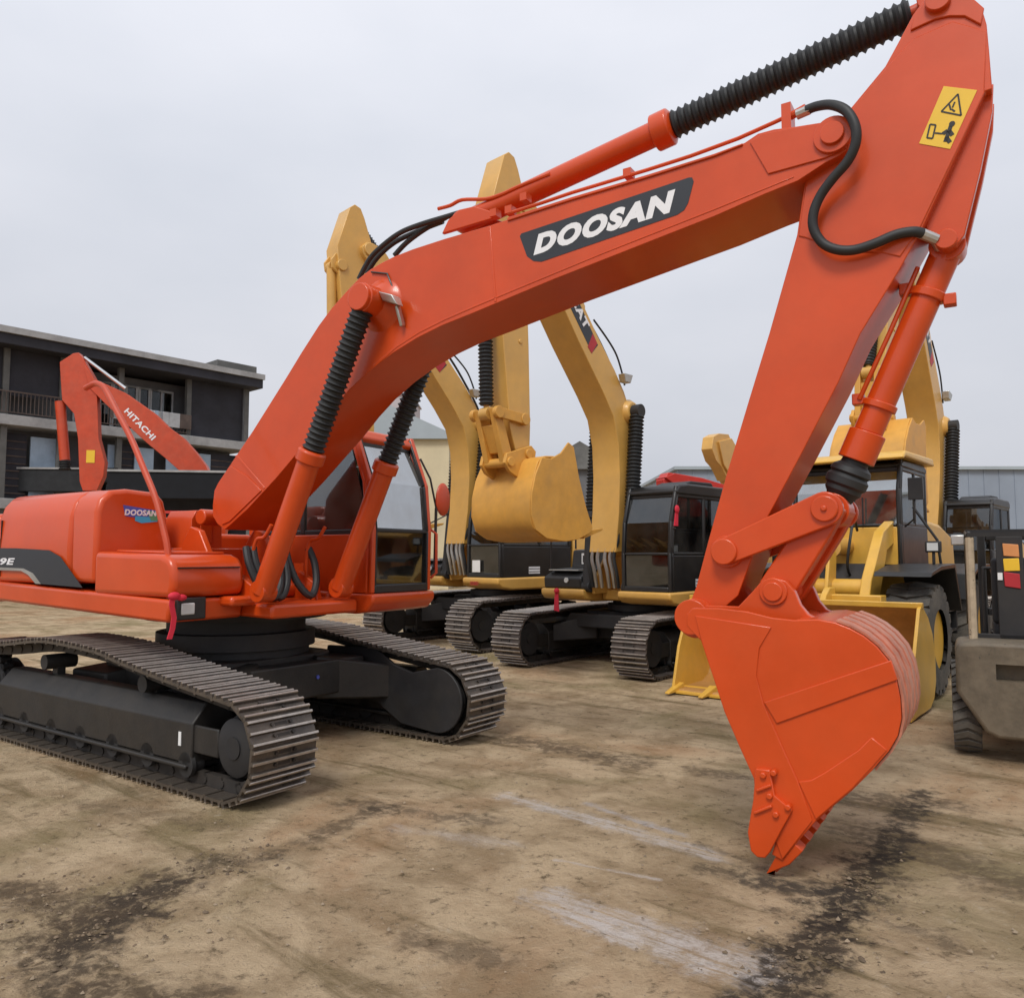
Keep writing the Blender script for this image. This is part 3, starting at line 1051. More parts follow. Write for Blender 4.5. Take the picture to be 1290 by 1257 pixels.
def orange_excavator():
    root = thing('excavator', 'large glossy orange excavator in front with its bucket tip resting on the dirt', 'excavator', D)
    undercarriage(root, G_, W_, 2.0, .407, 2.60, .47,
                  [(1.2, .905), (.56, .985), (.1, 1.05), (-.66, 1.085), (-1.1, 1.07), (-1.8, .995)], 53, True, SHOE)
    # carbody: X frame
    c = MB()
    c.prism(rounded(-.75, .75, -.75, .75, .25), .42, .86, 'z')
    for sx in (-1, 1):
        for sy in (-1, 1):
            p = [(sx * .35, sy * .55), (sx * .85, sy * .35), (sx * 1.32, sy * 1.06), (sx * .65, sy * 1.06)]
            b = MB()
            c.hexa([(q[0], q[1], z) for q, z in zip(p, (.40, .40, .36, .36))], [(q[0], q[1], z) for q, z in zip(p, (.84, .84, .70, .70))])
    c.box(-.95, .98, -.9, .9, .45, .80)
    c.build('carbody', FRAMEP, root, bevel=.02)
    # inner guard with round end that closes the far idler (seen between the tracks)
    for sgn in (-1, 1):
        g = MB()
        yi = sgn * (G_ / 2 - W_ / 2 + .04)
        g.prism([(.75, .36), (1.1, .30), (1.45, .12)] + [(1.93 + .34 * math.cos(R(a)), .41 + .33 * math.sin(R(a))) for a in range(-95, 96, 12)] + [(1.6, .66), (1.35, .72), (1.05, .88), (.3, .86), (.2, .40)],
                yi - .02, yi + .02)
        g.build('track_guard', BLKM, root, bevel=.01)
    dot = MB().cyl((.995, .25, .65), (.985, .25, .65), .02, n=16, m=BLUEV)
    dot.build('emblem', BLUEV, root)
    s = MB()
    s.lathe((0, 0, .80), (0, 0, 1.34), [(0, .74), (.25, .74), (.26, .80), (.55, .80), (.56, .70), (.8, .70), (.81, .92), (1, .95)], 48)
    s.build('swing_bearing', BLKM, root)

    fr_ = [o for o in root.children if o.name.startswith('track_frame')][0]
    MB().box(1.30, 1.335, -1.466, -1.4605, .34, .45).build('label', PAPER, fr_)
    for o in root.children:
        if o.name.split('.')[0] != 'swing_bearing':
            o.rotation_euler.z = R(UNDER)

    # ---- upper frame
    f = MB()
    f.prism([(-2.0, 1.415), (-.4, 1.355), (.94, 1.305), (.97, 1.50), (-2.0, 1.61)], -1.49, -.72)
    f.prism([(-2.0, 1.40), (1.34, 1.30), (1.34, 1.43), (-2.0, 1.55)], -.715, .40)
    f.prism([(-2.0, 1.40), (.9, 1.36), (.9, 1.50), (-2.0, 1.57)], .402, 1.47)
    f.box(.90, 1.12, -.98, -.45, 1.42, 1.51)            # step plate before the tool box
    f.build('upper_frame', ORG, root, bevel=.03)
    f = MB()
    for y in (-.45, .33):
        f.prism([(.03, 1.46), (1.12, 1.42), (1.08, 1.60), (.85, 1.72), (.45, 1.88), (.30, 2.12), (.16, 2.16), (.03, 2.0)], y, y + .07)
    f.cyl((.12, -.31, 2.26), (.12, .31, 2.26), .08, n=24)
    f.cyl((.73, -.60, 1.53), (.73, .60, 1.53), .08, n=24)
    f.box(-.5, .0, -.38, .33, 1.5, 1.95)
    f.build('boom_bracket', ORG, root, bevel=.012).location.y = OY

    # ---- engine hood and counterweight
    def section(ztop, zb, yb=1.47):
        return [(-yb, zb), (-yb - .015, zb + .35), (-yb + .0, ztop - .28), (-yb + .04, ztop - .14), (-yb + .13, ztop - .03), (-yb + .30, ztop), (-.80, ztop), (-.72, ztop - .08), (-.68, 2.12), (1.38, 2.12), (yb - .02, 2.05), (yb, zb + .3), (yb, zb)]
    h = MB()
    h.prism(section(2.52, 1.60), -1.995, -.60, 'x')
    h.build('engine_hood', ORG, root, bevel=.05, seg=3)
    cw = MB()
    plan = [(-1.48, -2.005), (-1.47, -2.6), (-1.25, -3.0), (-.8, -3.2), (.8, -3.2), (1.25, -3.0), (1.47, -2.6), (1.48, -2.005)]
    cw.prism([(x, y) for y, x in plan], 1.39, 2.32, 'z')
    cw.build('counterweight', ORG, root, bevel=.10, seg=4)
    g = MB().box(-2.7, -2.10, -1.0, .6, 2.32, 2.36)
    g.build('hood_cover', ORG, root, bevel=.02)
    # fuel tank block with sloping face
    t = MB()
    sec = [(-1.475, 1.62), (-1.475, 2.28), (-1.44, 2.40), (-1.34, 2.49), (-1.18, 2.515), (-.86, 2.50), (-.78, 2.42), (-.74, 2.28), (-.70, 1.62)]
    t.prism(sec, -.597, -.185, 'x')
    t.build('fuel_tank', ORG, root, bevel=.045, seg=4)
    v = MB()
    v.prism([(-.585, 1.60), (-.585, 2.24), (-.53, 2.335), (-.30, 2.34), (-.22, 2.26), (-.20, 1.60)], -.45, -.02, 'x')
    v.box(-.024, -.012, -.48, -.34, 2.0, 2.24)
    v.build('valve_cover', ORG, root, bevel=.03, seg=3)
    tb = MB()
    tb.prism([(-.18, 1.52), (.97, 1.515), (1.0, 1.62), (.985, 1.78), (.93, 1.85), (.83, 1.885), (-.18, 1.915)], -1.49, -.74)
    tb.build('tool_box', ORG, root, bevel=.05, seg=4)
    tl = MB()
    tl.prism([(.05, 1.906), (.80, 1.885), (.80, 1.91), (.05, 1.93)], -1.42, -.82)
    tl.build('lid', ORG, root.children[-1], bevel=.012)
    seam = MB().box(.98, 1.001, -1.44, -.80, 1.765, 1.775)
    seam.build('lid_seam', BLK, [o for o in root.children if o.name.startswith('tool_box')][0])

    # model stripe, lettering
    yk = -1.494
    dk = MB()
    out = D.out([(-40, 690), (20, 690.5), (62, 693), (76, 701), (104, 740), (52, 735.5), (42, 722), (30, 716), (0, 714.5), (-40, 714)], yk)
    dk.prism(out, yk - .003, yk + .001)
    st = dk.build('side_decal', DECK, root)
    gs = MB()
    out = D.out([(-40, 714), (0, 714.5), (30, 716), (42, 722), (52, 735.5), (45, 735), (36, 724), (27, 719), (-40, 717)], yk)
    gs.prism(out, yk - .0045, yk - .001)
    gs.build('grey_stripe', STEEL, st)
    a = D.y(-27, 711, yk)
    b = D.y(19, 711.5, yk)
    text('lettering', 'LC-9E', (a[0], yk - .0035, a[1]), (1, 0, 0), (0, 0, 1), b[0] - a[0], .070, WHT, st, shear=.2, bold=.03)
    # tank sticker
    xt = -.184
    p = [D.x(u, v, xt) for u, v in ((155, 636), (199, 643.5), (198, 656), (158, 650))]
    sk = MB()
    sk.prism(p, xt, xt + .003, 'x', m=BLUEV)
    q = [D.x(u, v, xt) for u, v in ((170, 650), (198, 652), (198, 657), (178, 659), (170, 656))]
    sk.prism(q, xt + .001, xt + .004, 'x', m=CYANV)
    q = [D.x(u, v, xt) for u, v in ((184, 643), (199.5, 645), (199, 656), (190, 656))]
    sk.prism(q, xt + .001, xt + .0045, 'x', m=GREENV)
    so = sk.build('tank_decal', BLUEV, root)
    a, b, c2 = D.x(156.5, 649.5, xt), D.x(197, 651, xt), D.x(157, 642.5, xt)
    text('lettering', 'DOOSAN', (xt + .004, a[0], a[1] + .005), (0, b[0] - a[0], (b[1] - a[1])), (0, 0, 1), b[0] - a[0], .058, WHT, so, shear=.15, bold=.04)

    hd = [o for o in root.children if o.name.startswith('engine_hood')][0]
    k = MB()
    k.box(-1.902, -1.898, -1.4885, -1.44, 1.66, 2.24)
    k.build('panel_gap', BLK, hd)
    MB().box(-1.96, -1.925, -1.491, -1.46, 1.95, 2.05).build('latch', BLK, hd, bevel=.004)
    for x, y in ((-.9, -1.0), (-1.6, -1.0)):
        MB().cyl((x, y, 2.50), (x, y, 2.535), .03, n=14).build('hood_cap', BLK, hd)
    # work lamp in the front corner
    lm = MB()
    lm.box(.955, 1.01, -1.44, -1.16, 1.325, 1.515)
    lo = lm.build('work_lamp', BLK, root, bevel=.012)
    MB().box(1.0, 1.022, -1.41, -1.28, 1.37, 1.47).build('lens', LAMP, lo, bevel=.01)
    # handrail pole leaning back over the tank
    pp = [D.y(u, v, -1.40) for u, v in ((214, 775), (212, 700), (205, 662), (195, 625), (180, 588), (165, 552), (147, 518), (134, 493), (127, 485), (119, 483.5), (108, 489))]
    MB().tube([(q.x, -1.40, q.y) for q in smoothline([Vector((a, b, 0)) for a, b in pp], 4)],
              .028, 10).build('handrail', ORG2, root)

    # ---- cab
    cabin(root, -.40, [(1.46, 1.49), (1.47, 2.14), (1.42, 2.65), (1.20, 3.19)], .46, 1.44, 1.49, 2.10, 3.19, ORG, GLS, GLSW, BLK, ORG, pillar=ORG)
    rf = MB()
    rf.prism([(-.42, 3.07), (1.20, 3.07), (1.24, 3.12), (1.16, 3.22), (.95, 3.26), (-.25, 3.26), (-.42, 3.18)], .445, 1.455)
    rf.build('roof', ORG, [o for o in root.children if o.name.startswith('cab')][0], bevel=.045, seg=3)
    fl = MB()
    fl.prism([(-.4, 1.31), (1.25, 1.275), (1.42, 1.30), (1.51, 1.40), (1.51, 1.485), (-.4, 1.49)], .44, 1.46)
    fl.build('cab_base', ORG, root, bevel=.03, seg=3)
    # mirror on its post at the outer cab corner
    m1 = MB()
    m1.tube([(1.34, 1.46, 1.55), (1.44, 1.54, 1.75), (1.44, 1.56, 2.42)], .017, 8)
    m1.tube([(1.44, 1.56, 2.42), (1.40, 1.50, 2.75), (1.30, 1.44, 2.98)], .012, 8)
    m1.tube([(1.34, 1.46, 1.55), (1.30, 1.44, 1.56)], .017, 8)
    mo = m1.build('mirror_post', BLK, root)
    mm = MB().ball((1.46, 1.66, 2.52), .16, 10, sc=(.30, .78, 1.2))
    mm.build('mirror', ORG2, mo)
    hr = MB()
    hr.tube([(1.42, 1.49, 1.62), (1.47, 1.53, 1.68), (1.47, 1.53, 2.12), (1.40, 1.49, 2.18)], .016, 8)
    hr.build('grab_rail', ORG2, root)

    n_before = set(root.children)
    # ---- boom
    yb = -.30
    up = [(268, 636), (270, 618), (274.5, 608.6), (297, 575), (319, 542), (360, 476.6), (380, 443.7), (401.6, 410), (418, 388), (437, 366.6), (452, 351), (466.5, 339.6), (481, 331), (496, 323.5), (520, 314),
          (560, 301), (618, 284), (720, 249), (815, 221), (900, 194.5), (938, 180), (955, 168.5), (975, 163), (1000, 160), (1035, 154.5), (1052, 150)]
    tip = [(1063, 154), (1071, 164), (1072, 175), (1068, 188), (1056, 197)]
    lo = [(1040, 205), (1005, 228), (965, 244), (900, 272.6), (840, 296), (760, 327.5), (700, 351), (640, 376), (597, 394), (556, 410.5), (525, 426), (496, 444), (467, 466), (442, 489), (421, 513), (399, 542),
          (375, 570), (348, 602), (312, 641), (289, 662)]
    ft = [(283, 667), (274, 660), (268, 650)]
    bo = D2.out(up + tip + lo + ft, yb)
    b = MB()
    b.prism(bo, yb, -yb)
    # foot boss, mid boss for the lift cylinders, tip boss
    fx, fz = D2.y(284, 652, yb)
    mx, mz = D2.y(480, 385, yb)
    tx, tz = D2.y(1050, 172, yb)
    b.lathe((mx, -.56, mz), (mx, .56, mz), [(0, .10), (.01, .125), (.14, .13), (.22, .20), (.235, .24), (.765, .24), (.78, .20), (.86, .13), (.99, .125), (1, .10)], 30)
    b.cyl((tx, yb - .035, tz), (tx, -yb + .035, tz), .115, n=30)
    b.cyl((tx, yb - .06, tz), (tx, -yb + .06, tz), .07, n=24)
    # doubler plates at the tip and foot
    dp = D2.out([(945, 180), (960, 170), (1000, 162), (1052, 153), (1067, 165), (1067, 187), (1040, 200), (968, 220)], yb)
    b.prism(dp, yb - .012, yb + .004)
    dp2 = D2.out([(270, 634), (275, 612), (292, 587), (312, 600), (330, 618), (290, 657), (281, 661)], yb)
    b.prism(dp2, yb - .012, yb + .004)
    # top flange weld strip along the ridge
    for y in (yb - .014, -yb - .004):
        pl = D2.out([(640, 275), (720, 249.5), (815, 221.5), (900, 195), (936, 181.5), (936, 183.7), (900, 198), (815, 225), (720, 253), (640, 279)], yb)
        b.prism(pl, y, y + .018)
    for pl in ([(615, 286), (618, 285), (626, 380), (623, 381)], [(296, 574), (299, 573), (334, 614), (332, 617)],
               [(470, 460), (500, 435), (528, 417), (560, 401), (600, 384), (643, 366), (760, 318), (900, 263), (1000, 222), (1000, 224), (900, 265), (760, 320), (643, 368.5), (600, 386.5), (560, 404), (528, 420), (500, 438), (472, 463)]):
        b.prism(D2.out(pl, yb), yb - .004, yb + .004)
    boom = b.build('boom', ORG, root, bevel=.012)
    # bracket and pipes on the boom's back
    br = MB()
    bx, bz = D2.y(585, 280, 0)
    cx0, cz0 = D2.y(606, 272, 0)
    for y in (-.16, .12):
        br.prism(D2.out([(566, 300), (574, 283), (588, 270), (606, 266), (624, 271), (640, 278)], -.05), y, y + .04)
    br.build('cylinder_bracket', ORG, boom, bevel=.008)
    pp = MB()
    for y, dz in ((-.2, 0), (-.235, .0)):
        q = [D2.y(u, v, y) for u, v in ((640, 272), (680, 259.5), (720, 246), (770, 231), (815, 217.5), (870, 200), (930, 178), (975, 158), (990, 151))]
        pp.tube([(x, y, z + .018) for x, z in q], .014, 8)
    q = [D2.y(u, v, .0) for u, v in ((560, 268), (575, 264), (590, 257), (620, 256), (640, 250), (660, 241), (700, 225))]
    pp.tube([(x, -.09, z) for x, z in smoothline(q, 4)], .016, 8)
    for u, v in ((663, 252), (793, 222), (625, 272), (644, 268)):
        x, z = D2.y(u, v, -.2)
        pp.box(x - .03, x + .03, -.25, -.17, z - .02, z + .04)
    x, z = D2.y(993, 152, -.2)
    pp.box(x - .03, x + .03, -.26, -.14, z - .09, z + .09)
    pp.cyl((x - .02, -.22, z), (x + .12, -.24, z + .03), .026, n=10)
    pp.build('hydraulic_pipe', ORG, boom)
    hs = MB()
    for pts, y in ((((452, 352), (466, 326), (484, 308), (505, 293), (530, 283), (560, 274), (580, 268)), .02), (((497, 322), (512, 306), (535, 289), (562, 274)), .08), (((462, 345), (475, 325), (498, 305), (530, 290), (558, 279)), .14)):
        q = [D2.y(u, v, y) for u, v in pts]
        hs.tube([(p.x, y, p.y) for p in smoothline([Vector((a, c, 0)) for a, c in q], 5)], .024, 10)
    hs.build('hose', RUB, boom)
    # boom lamp with its cable
    lx, lz = D2.y(499, 379, -.36)
    l = MB()
    l.hexa([(lx - .075, -.45, lz - .01), (lx + .085, -.45, lz - .07), (lx + .085, -.36, lz - .07), (lx - .075, -.36, lz - .01)],
           [(lx - .105, -.47, lz + .07), (lx + .045, -.47, lz + .015), (lx + .045, -.36, lz + .02), (lx - .105, -.36, lz + .075)])
    l.beam((lx + .03, -.38, lz - .05), (lx + .05, -.33, lz - .22), .05, .03)
    lo_ = l.build('boom_lamp', STEEL, root, bevel=.008)
    q = [D2.y(u, v, -.31) for u, v in ((468, 343), (488, 345), (494, 360), (496, 373))]
    MB().tube([(x, -.312, z) for x, z in q], .008, 6).build('cable', BLK, lo_)

    # boom decal with the maker's lettering
    yd = yb - .003
    dp = D2.out([(655, 298), (657, 294.5), (660, 293.5), (868, 224), (872, 224), (874, 229), (867, 256), (862, 265), (853, 271), (682, 330), (672, 329), (664, 323)], yb)
    d = MB().prism(dp, yd, yb + .001)
    do = d.build('boom_decal', DECK, root)
    a, e, t = D2.y(672.5, 322.5, yb), D2.y(846, 268, yb), D2.y(680, 293, yb)
    xd = Vector((e[0] - a[0], 0, e[1] - a[1]))
    t2 = D2.y(851, 238.5, yb)
    hh = (Vector((t2[0] - e[0], 0, t2[1] - e[1]))).length
    xn = xd.normalized()
    yn = Vector((-xn.z, 0, xn.x))
    # the letters lean forward: bounding box spans from foot of D to head of N
    ww = (Vector((t2[0] - a[0], 0, t2[1] - a[1]))).dot(xn)
    text('lettering', 'DOOSAN', (a[0], yd - .0015, a[1]), xn, yn, ww, hh * .97, WHT, do, shear=.30, bold=.062, thick=.0008)

    # ---- lift cylinders beside the boom
    for y in (-.49, .49):
        fo = D2.y(332, 742, -.49)
        boot_cylinder(root, 'boom_cylinder', y, (fo[0], fo[1] - .02), (mx, mz), .485, .100, .102, 26, ORG, boot_to=.97)
    lines = MB()
    for s in (-1, 1):
        q = [(.95, 1.85), (1.03, 2.02), (1.12, 2.06), (1.22, 2.0)]
        lines.tube([(p.x, s * .34, p.y) for p in smoothline([Vector((a, b, 0)) for a, b in ((.95, 1.44), (.95, 1.85), (1.0, 2.02), (1.11, 2.05), (1.2, 2.16))], 5)], .018, 8)
        lines.box(.89, .99, s * .2 - .06, s * .2 + .06, 1.72, 1.80)
    lines.build('hydraulic_pipe', ORG, root)
    hs = MB()
    for y0, y1 in ((-.40, -.10), (-.32, -.02), (.08, .36)):
        pts = [Vector((.93, y0, 1.95)), Vector((1.0, y0 - .02, 1.80)), Vector((1.08, y0 + .03, 1.60)), Vector((1.14, (y0 + y1) / 2, 1.48)), Vector((1.10, y1 - .03, 1.60)), Vector((1.02, y1 + .02, 1.80)), Vector((.95, y1, 1.95))]
        hs.tube(smoothline(pts, 5), .036, 10)
    hs.build('hose', RUB, root)

    # ---- arm cylinder over the boom
    fo = D2.y(585, 281, 0)
    re = D2.y(1180, 3, 0)
    o = boot_cylinder(root, 'arm_cylinder', 0.0, fo, re, .508, .092, .105, 30, ORG, boot_to=.96, gland=1.45)

    # ---- arm
    ya = -.22
    left = [(1178, -14), (1164, 0), (1150, 19), (1133, 51), (1115, 84), (1072, 136), (1040, 180), (1014, 227), (1004, 296), (969, 420), (943, 505), (925, 565), (915, 598), (892, 682), (877, 739), (868, 762)]
    end = [(861, 770), (860, 781), (865, 790), (875, 793), (886, 788)]
    right = [(930, 750), (963, 659), (1010, 571), (1057, 480), (1084, 420), (1133, 340), (1161, 289), (1200, 205), (1241, 115), (1250, 112), (1246, 63), (1243, 31), (1238, 14), (1224, -2), (1210, -18), (1193, -22)]
    ao = D2.out(left + end + right, ya)
    a = MB()
    a.prism(ao, ya, -ya)
    # bucket-cylinder bracket
    bp_ = D2.out([(1228, 120), (1251.6, 105), (1250, 140), (1236, 210), (1215, 296), (1204.5, 310), (1190, 316), (1176, 306), (1166, 286), (1190, 210)], -.15)
    for y in (-.15, .09):
        a.prism(bp_, y, y + .06)
    px_, pz_ = D2.y(1192, 303, -.15)
    a.cyl((px_, -.185, pz_), (px_, .185, pz_), .06, n=24)
    ax, az = D2.y(1182, 4, ya)
    a.cyl((ax, -.27, az), (ax, .27, az), .07, n=24)
    # doubler collar on the head and seam plate by the boom pin
    dp = D2.out([(1147, 40), (1178, 26), (1196, 22), (1215, 22), (1236, 33), (1240, 12), (1224, -2), (1193, -20), (1178, -12), (1152, 20)], ya)
    a.prism(dp, ya - .014, ya + .003)
    a.prism(dp, -ya - .003, -ya + .014)
    dp = D2.out([(1006, 298), (1015, 300), (1060, 317), (1108, 318), (1134, 324), (1160, 286), (1240, 118), (1243, 40), (1200, 28), (1150, 50), (1117, 86), (1074, 138), (1042, 182), (1016, 228)], ya)
    a.prism(dp, ya - .008, ya + .003)
    lx, lz = D2.y(917, 695, -.22)
    a.cyl((lx, -.25, lz), (lx, .25, lz), .105, n=28)
    kx, kz = D2.y(874, 779, -.28)
    a.cyl((kx, -.26, kz), (kx, .26, kz), .13, n=28)
    arm = a.build('arm', ORG, root, bevel=.010)
    # warning sticker with its two pictograms
    ys = ya - .0115
    sp = D2.out([(1189, 110), (1231, 115), (1197, 189), (1158, 182)], ya)
    s = MB().prism(sp, ys, ya - .007)
    so = s.build('warning_sticker', STICK, root)
    pg = MB()

    def bar(u0, v0, u1, v1, wd):
        p0, p1 = D2.y(u0, v0, ya), D2.y(u1, v1, ya)
        pg.beam((p0[0], ys - .0006, p0[1]), (p1[0], ys - .0006, p1[1]), .003, wd, up=(-(p1[1] - p0[1]), 0, p1[0] - p0[0]))
    for s0 in (((1207, 120), (1186, 142)), ((1186, 142), (1211, 147)), ((1211, 147), (1207, 120)), ((1203, 130), (1200, 137)), ((1199, 139), (1203, 142)), ((1196, 133), (1198, 140)),
               ((1172, 158), (1168, 175)), ((1172, 158), (1179, 159)), ((1168, 175), (1175, 176)), ((1179, 159), (1175, 176)), ((1178, 169), (1188, 170))):
        bar(*s0[0], *s0[1], .009)
    for s0 in (((1198, 160), (1191, 180)), ((1196, 166), (1200, 172)), ((1194, 166), (1188, 170)), ((1192, 174), (1197, 181))):
        bar(*s0[0], *s0[1], .022)
    hx, hz = D2.y(1199.5, 157.5, ya)
    pg.cyl((hx, ys - .003, hz), (hx, ys, hz), .016, n=12)
    pg.build('pictogram', BLKM, so)
    # hose looping from boom pipe to the bucket cylinder
    q = [(*D2.y(u, v, y), y) for u, v, y in ((1016, 139, -.26), (1030, 134, -.28), (1048, 132.5, -.34), (1066, 140, -.38), (1077, 158, -.39), (1078, 180, -.38), (1068, 203, -.36), (1050, 224, -.34), (1034, 246, -.32),
                                            (1025, 268, -.31), (1025, 288, -.30), (1036, 306, -.29), (1054, 314.5, -.29), (1076, 315, -.28), (1102, 307, -.28), (1128, 296, -.27), (1150, 292, -.25), (1162, 294, -.22))]
    h = MB().tube([(p.x, p.z, p.y) for p in smoothline([Vector((x, z, y)) for x, z, y in q], 5)], .030, 12)
    ho = h.build('hose', RUB, root)
    for seg_ in ((((1004, 145, -.25), (1020, 138, -.26)),), (((1158, 293, -.22), (1180, 302, -.17)), ((1178, 300, -.17), (1184, 312, -.1)))):
        ft_ = MB()
        for (u0, v0, y0), (u1, v1, y1) in seg_:
            p0, p1 = D2.y(u0, v0, y0), D2.y(u1, v1, y1)
            ft_.cyl((p0[0], y0, p0[1]), (p1[0], y1, p1[1]), .032, n=10)
        ft_.build('hose_fitting', STEEL, ho)

    # ---- bucket cylinder
    fo = D2.y(1196, 300, -.0)
    li = D2.y(1043, 641, -.0)
    cy = MB()
    F_, E_ = Vector((px_, 0, pz_)), Vector((0, 0, 0))
    gx, gz = D2.y(1040, 641, -.27)
    E_ = Vector((gx, 0, gz))
    d_ = E_ - F_
    cy.cyl(F_, F_ + d_ * .69, .088, n=28)
    cy.cyl(F_ + Vector((0, -.085, 0)), F_ + Vector((0, .085, 0)), .10, n=24)
    for t0, t1, r in ((.155, .185, .105), (.575, .60, .105), (.69, .80, .112)):
        cy.cyl(F_ + d_ * t0, F_ + d_ * t1, r, n=28)
    for t0, s in ((.17, 1), (.17, -1), (.588, -1)):
        c0 = F_ + d_ * t0
        sd = Vector((-d_.z, 0, d_.x)).normalized() * s
        cy.box(*[k for ab in zip((c0 + sd * .13 - Vector((.035, .04, .035))), (c0 + sd * .13 + Vector((.035, .04, .035)))) for k in ab])
    cy.tube([F_ + d_ * .06 + Vector((-.12, -.04, .0)), F_ + d_ * .3 + Vector((-.12, -.04, 0)), F_ + d_ * .56 + Vector((-.13, -.04, 0))], .016, 8)
    cy.cyl(F_ + d_ * .75, E_, .06, n=18)
    cy.cyl(E_ + Vector((0, -.11, 0)), E_ + Vector((0, .11, 0)), .11, n=24)
    co = cy.build('bucket_cylinder', ORG, root, bevel=.006)
    bt = MB()
    bt.lathe(F_ + d_ * .80, F_ + d_ * .955, [(0, .08), (.10, .085), (.2, .118), (.32, .126), (.38, .112), (.46, .130), (.62, .128), (.68, .112), (.78, .112), (.88, .09), (1, .08)], 22)
    bt.build('rod_boot', RUB, co)

    # ---- links
    for sgn in (-1, 1):
        y = sgn * .275
        p0 = Vector((lx, 0, lz))
        p1 = Vector((gx, 0, gz))
        dl = (p1 - p0).normalized()
        nl = Vector((-dl.z, 0, dl.x))
        l = MB()
        o_ = []
        for i in range(13):
            an = R(90 + 180 * i / 12)
            o_.append(p0 + dl * math.cos(an) * .085 + nl * math.sin(an) * .085)
        for i in range(13):
            an = R(-90 + 180 * i / 12)
            o_.append(p1 + dl * math.cos(an) * .105 + nl * math.sin(an) * .105)
        l.prism([(p.x, p.z) for p in o_], y - .026, y + .026)
        l.cyl((lx, y - .05, lz), (lx, y + .05, lz), .085, n=26)
        l.cyl((gx, y - .05, gz), (gx, y + .05, gz), .08, n=26)
        l.cyl((gx, y - .065, gz), (gx, y + .065, gz), .02, n=8)
        l.build('arm_link', ORG, root, bevel=.008)
    hx, hz = D2.y(975, 745, -.30)
    l = MB()
    p0 = Vector((gx, 0, gz))
    p1 = Vector((hx, 0, hz))
    dl = (p1 - p0).normalized()
    nl = Vector((-dl.z, 0, dl.x))
    for y in (-.235, .115):
        pts = [p0 + nl * .09 + dl * -.05, p0 - nl * .09 - dl * .05, p0 - nl * .10 + dl * .12, p1 - nl * .12, p1 - nl * .07 + dl * .1, p1 + nl * .07 + dl * .1, p1 + nl * .10, p0 + nl * .10 + dl * .12]
        l.prism([(p.x, p.z) for p in pts], y, y + .12)
    c0, c1 = p0 + dl * .16, p1 - dl * .14
    l.prism([((c0 + nl * .07).x, (c0 + nl * .07).z), ((c0 - nl * .07).x, (c0 - nl * .07).z), ((c1 - nl * .07).x, (c1 - nl * .07).z), ((c1 + nl * .07).x, (c1 + nl * .07).z)], -.12, .12)
    l.build('bucket_link', ORG, root, bevel=.012)

    # ---- bucket
    ybk = -.53
    ybf = .44
    side = [(872, 766), (905, 766), (940, 770), (972, 778), (1000, 781), (1030, 780), (1052, 784), (1070, 791), (1088, 801), (1104, 814), (1119, 832), (1129, 855), (1134, 880), (1135.5, 905), (1131, 927), (1120, 946), (1100, 969), (1074, 995), (1050, 1015),
            (1027, 1035), (1005, 1060), (986, 1084), (972, 1076), (977, 1060), (951.6, 998), (950, 980), (931, 938), (913, 896), (898, 850), (884, 808), (874, 798), (865, 788), (865, 774)]
    so_ = D2.out(side, ybk)
    b = MB()
    for y in (ybk, ybf - .035):
        b.prism(so_, y, y + .035)
    # curved shell between the plates, with thickness
    shell = [(1000, 781), (1030, 780), (1052, 784), (1070, 791), (1088, 801), (1104, 814), (1119, 832), (1129, 855), (1134, 880), (1135.5, 905), (1131, 927), (1120, 946), (1100, 969), (1074, 995), (1050, 1015), (1027, 1035), (1005, 1060), (986, 1084)]
    o1 = D2.out(shell, ybk)
    cen = Vector(D2.y(1020, 900, -.53))
    inn = []
    for x, z in o1:
        v = Vector((x, z))
        inn.append(tuple(v + (cen - v).normalized() * .04))
    b.prism(list(o1) + inn[::-1], ybk + .034, ybf - .034)
    # hinge ears either side of the arm
    ear = D2.out([(866, 766), (880, 762), (930, 764), (948, 745), (960, 731), (975, 727), (990, 732), (1001, 745), (1008, 762), (1018, 774), (1040, 785), (1062, 792), (1062, 806), (1000, 800), (940, 800), (880, 795), (866, 788), (861, 777)], -.31)
    for y in (-.31, .25):
        b.prism(ear, y, y + .06)
    b.prism(D2.out([(985, 778), (1000, 774), (1030, 784), (1060, 790), (1060, 800), (1000, 800)], -.31), -.25, .25)
    kx2, kz2 = D2.y(873, 777, -.31)
    b.cyl((kx2, -.35, kz2), (kx2, .35, kz2), .115, n=28)
    b.cyl((hx, -.33, hz), (hx, .33, hz), .085, n=26)
    b.cyl((hx, -.345, hz), (hx, .345, hz), .06, n=22)
    # raised wear bands on the side plate
    band = D2.out([(963, 884), (1123, 831), (1131, 856), (979, 911)], ybk)
    b.prism(band, ybk - .012, ybk + .002)
    for y in (ybk,):
        cut = D2.out([(876, 775), (972, 790), (957, 816), (953, 850), (962, 885), (985, 938), (1005, 982), (1024, 1033), (1003, 1060), (986, 1082), (978, 1060), (951.6, 998), (950, 980), (931, 938), (913, 896), (898, 850), (884, 808)], ybk)
        b.prism(cut, ybk - .010, ybk + .002)
    low = D2.out([(1006, 984), (1022, 982), (1040, 972), (1082, 944), (1098, 928), (1118, 944), (1098, 967), (1074, 993), (1050, 1013), (1028, 1032)], ybk)
    b.prism(low, ybk - .008, ybk + .002)
    # wear strips around the heel
    hl = shell[3:13]
    oh = D2.out(hl, ybk)
    for y in ():
        for k in range(len(oh) - 1):
            c_ = [Vector(oh[k]), Vector(oh[k + 1])]
            o2 = [tuple(v + (v - cen).normalized() * .014) for v in c_]
            b.prism([oh[k], oh[k + 1], o2[1], o2[0]], y - .05, y + .05, m=None)
    bucket = b.build('bucket', ORG, root, bevel=.006)
    bs = MB()
    hb = D2.out(shell[2:13], ybk)
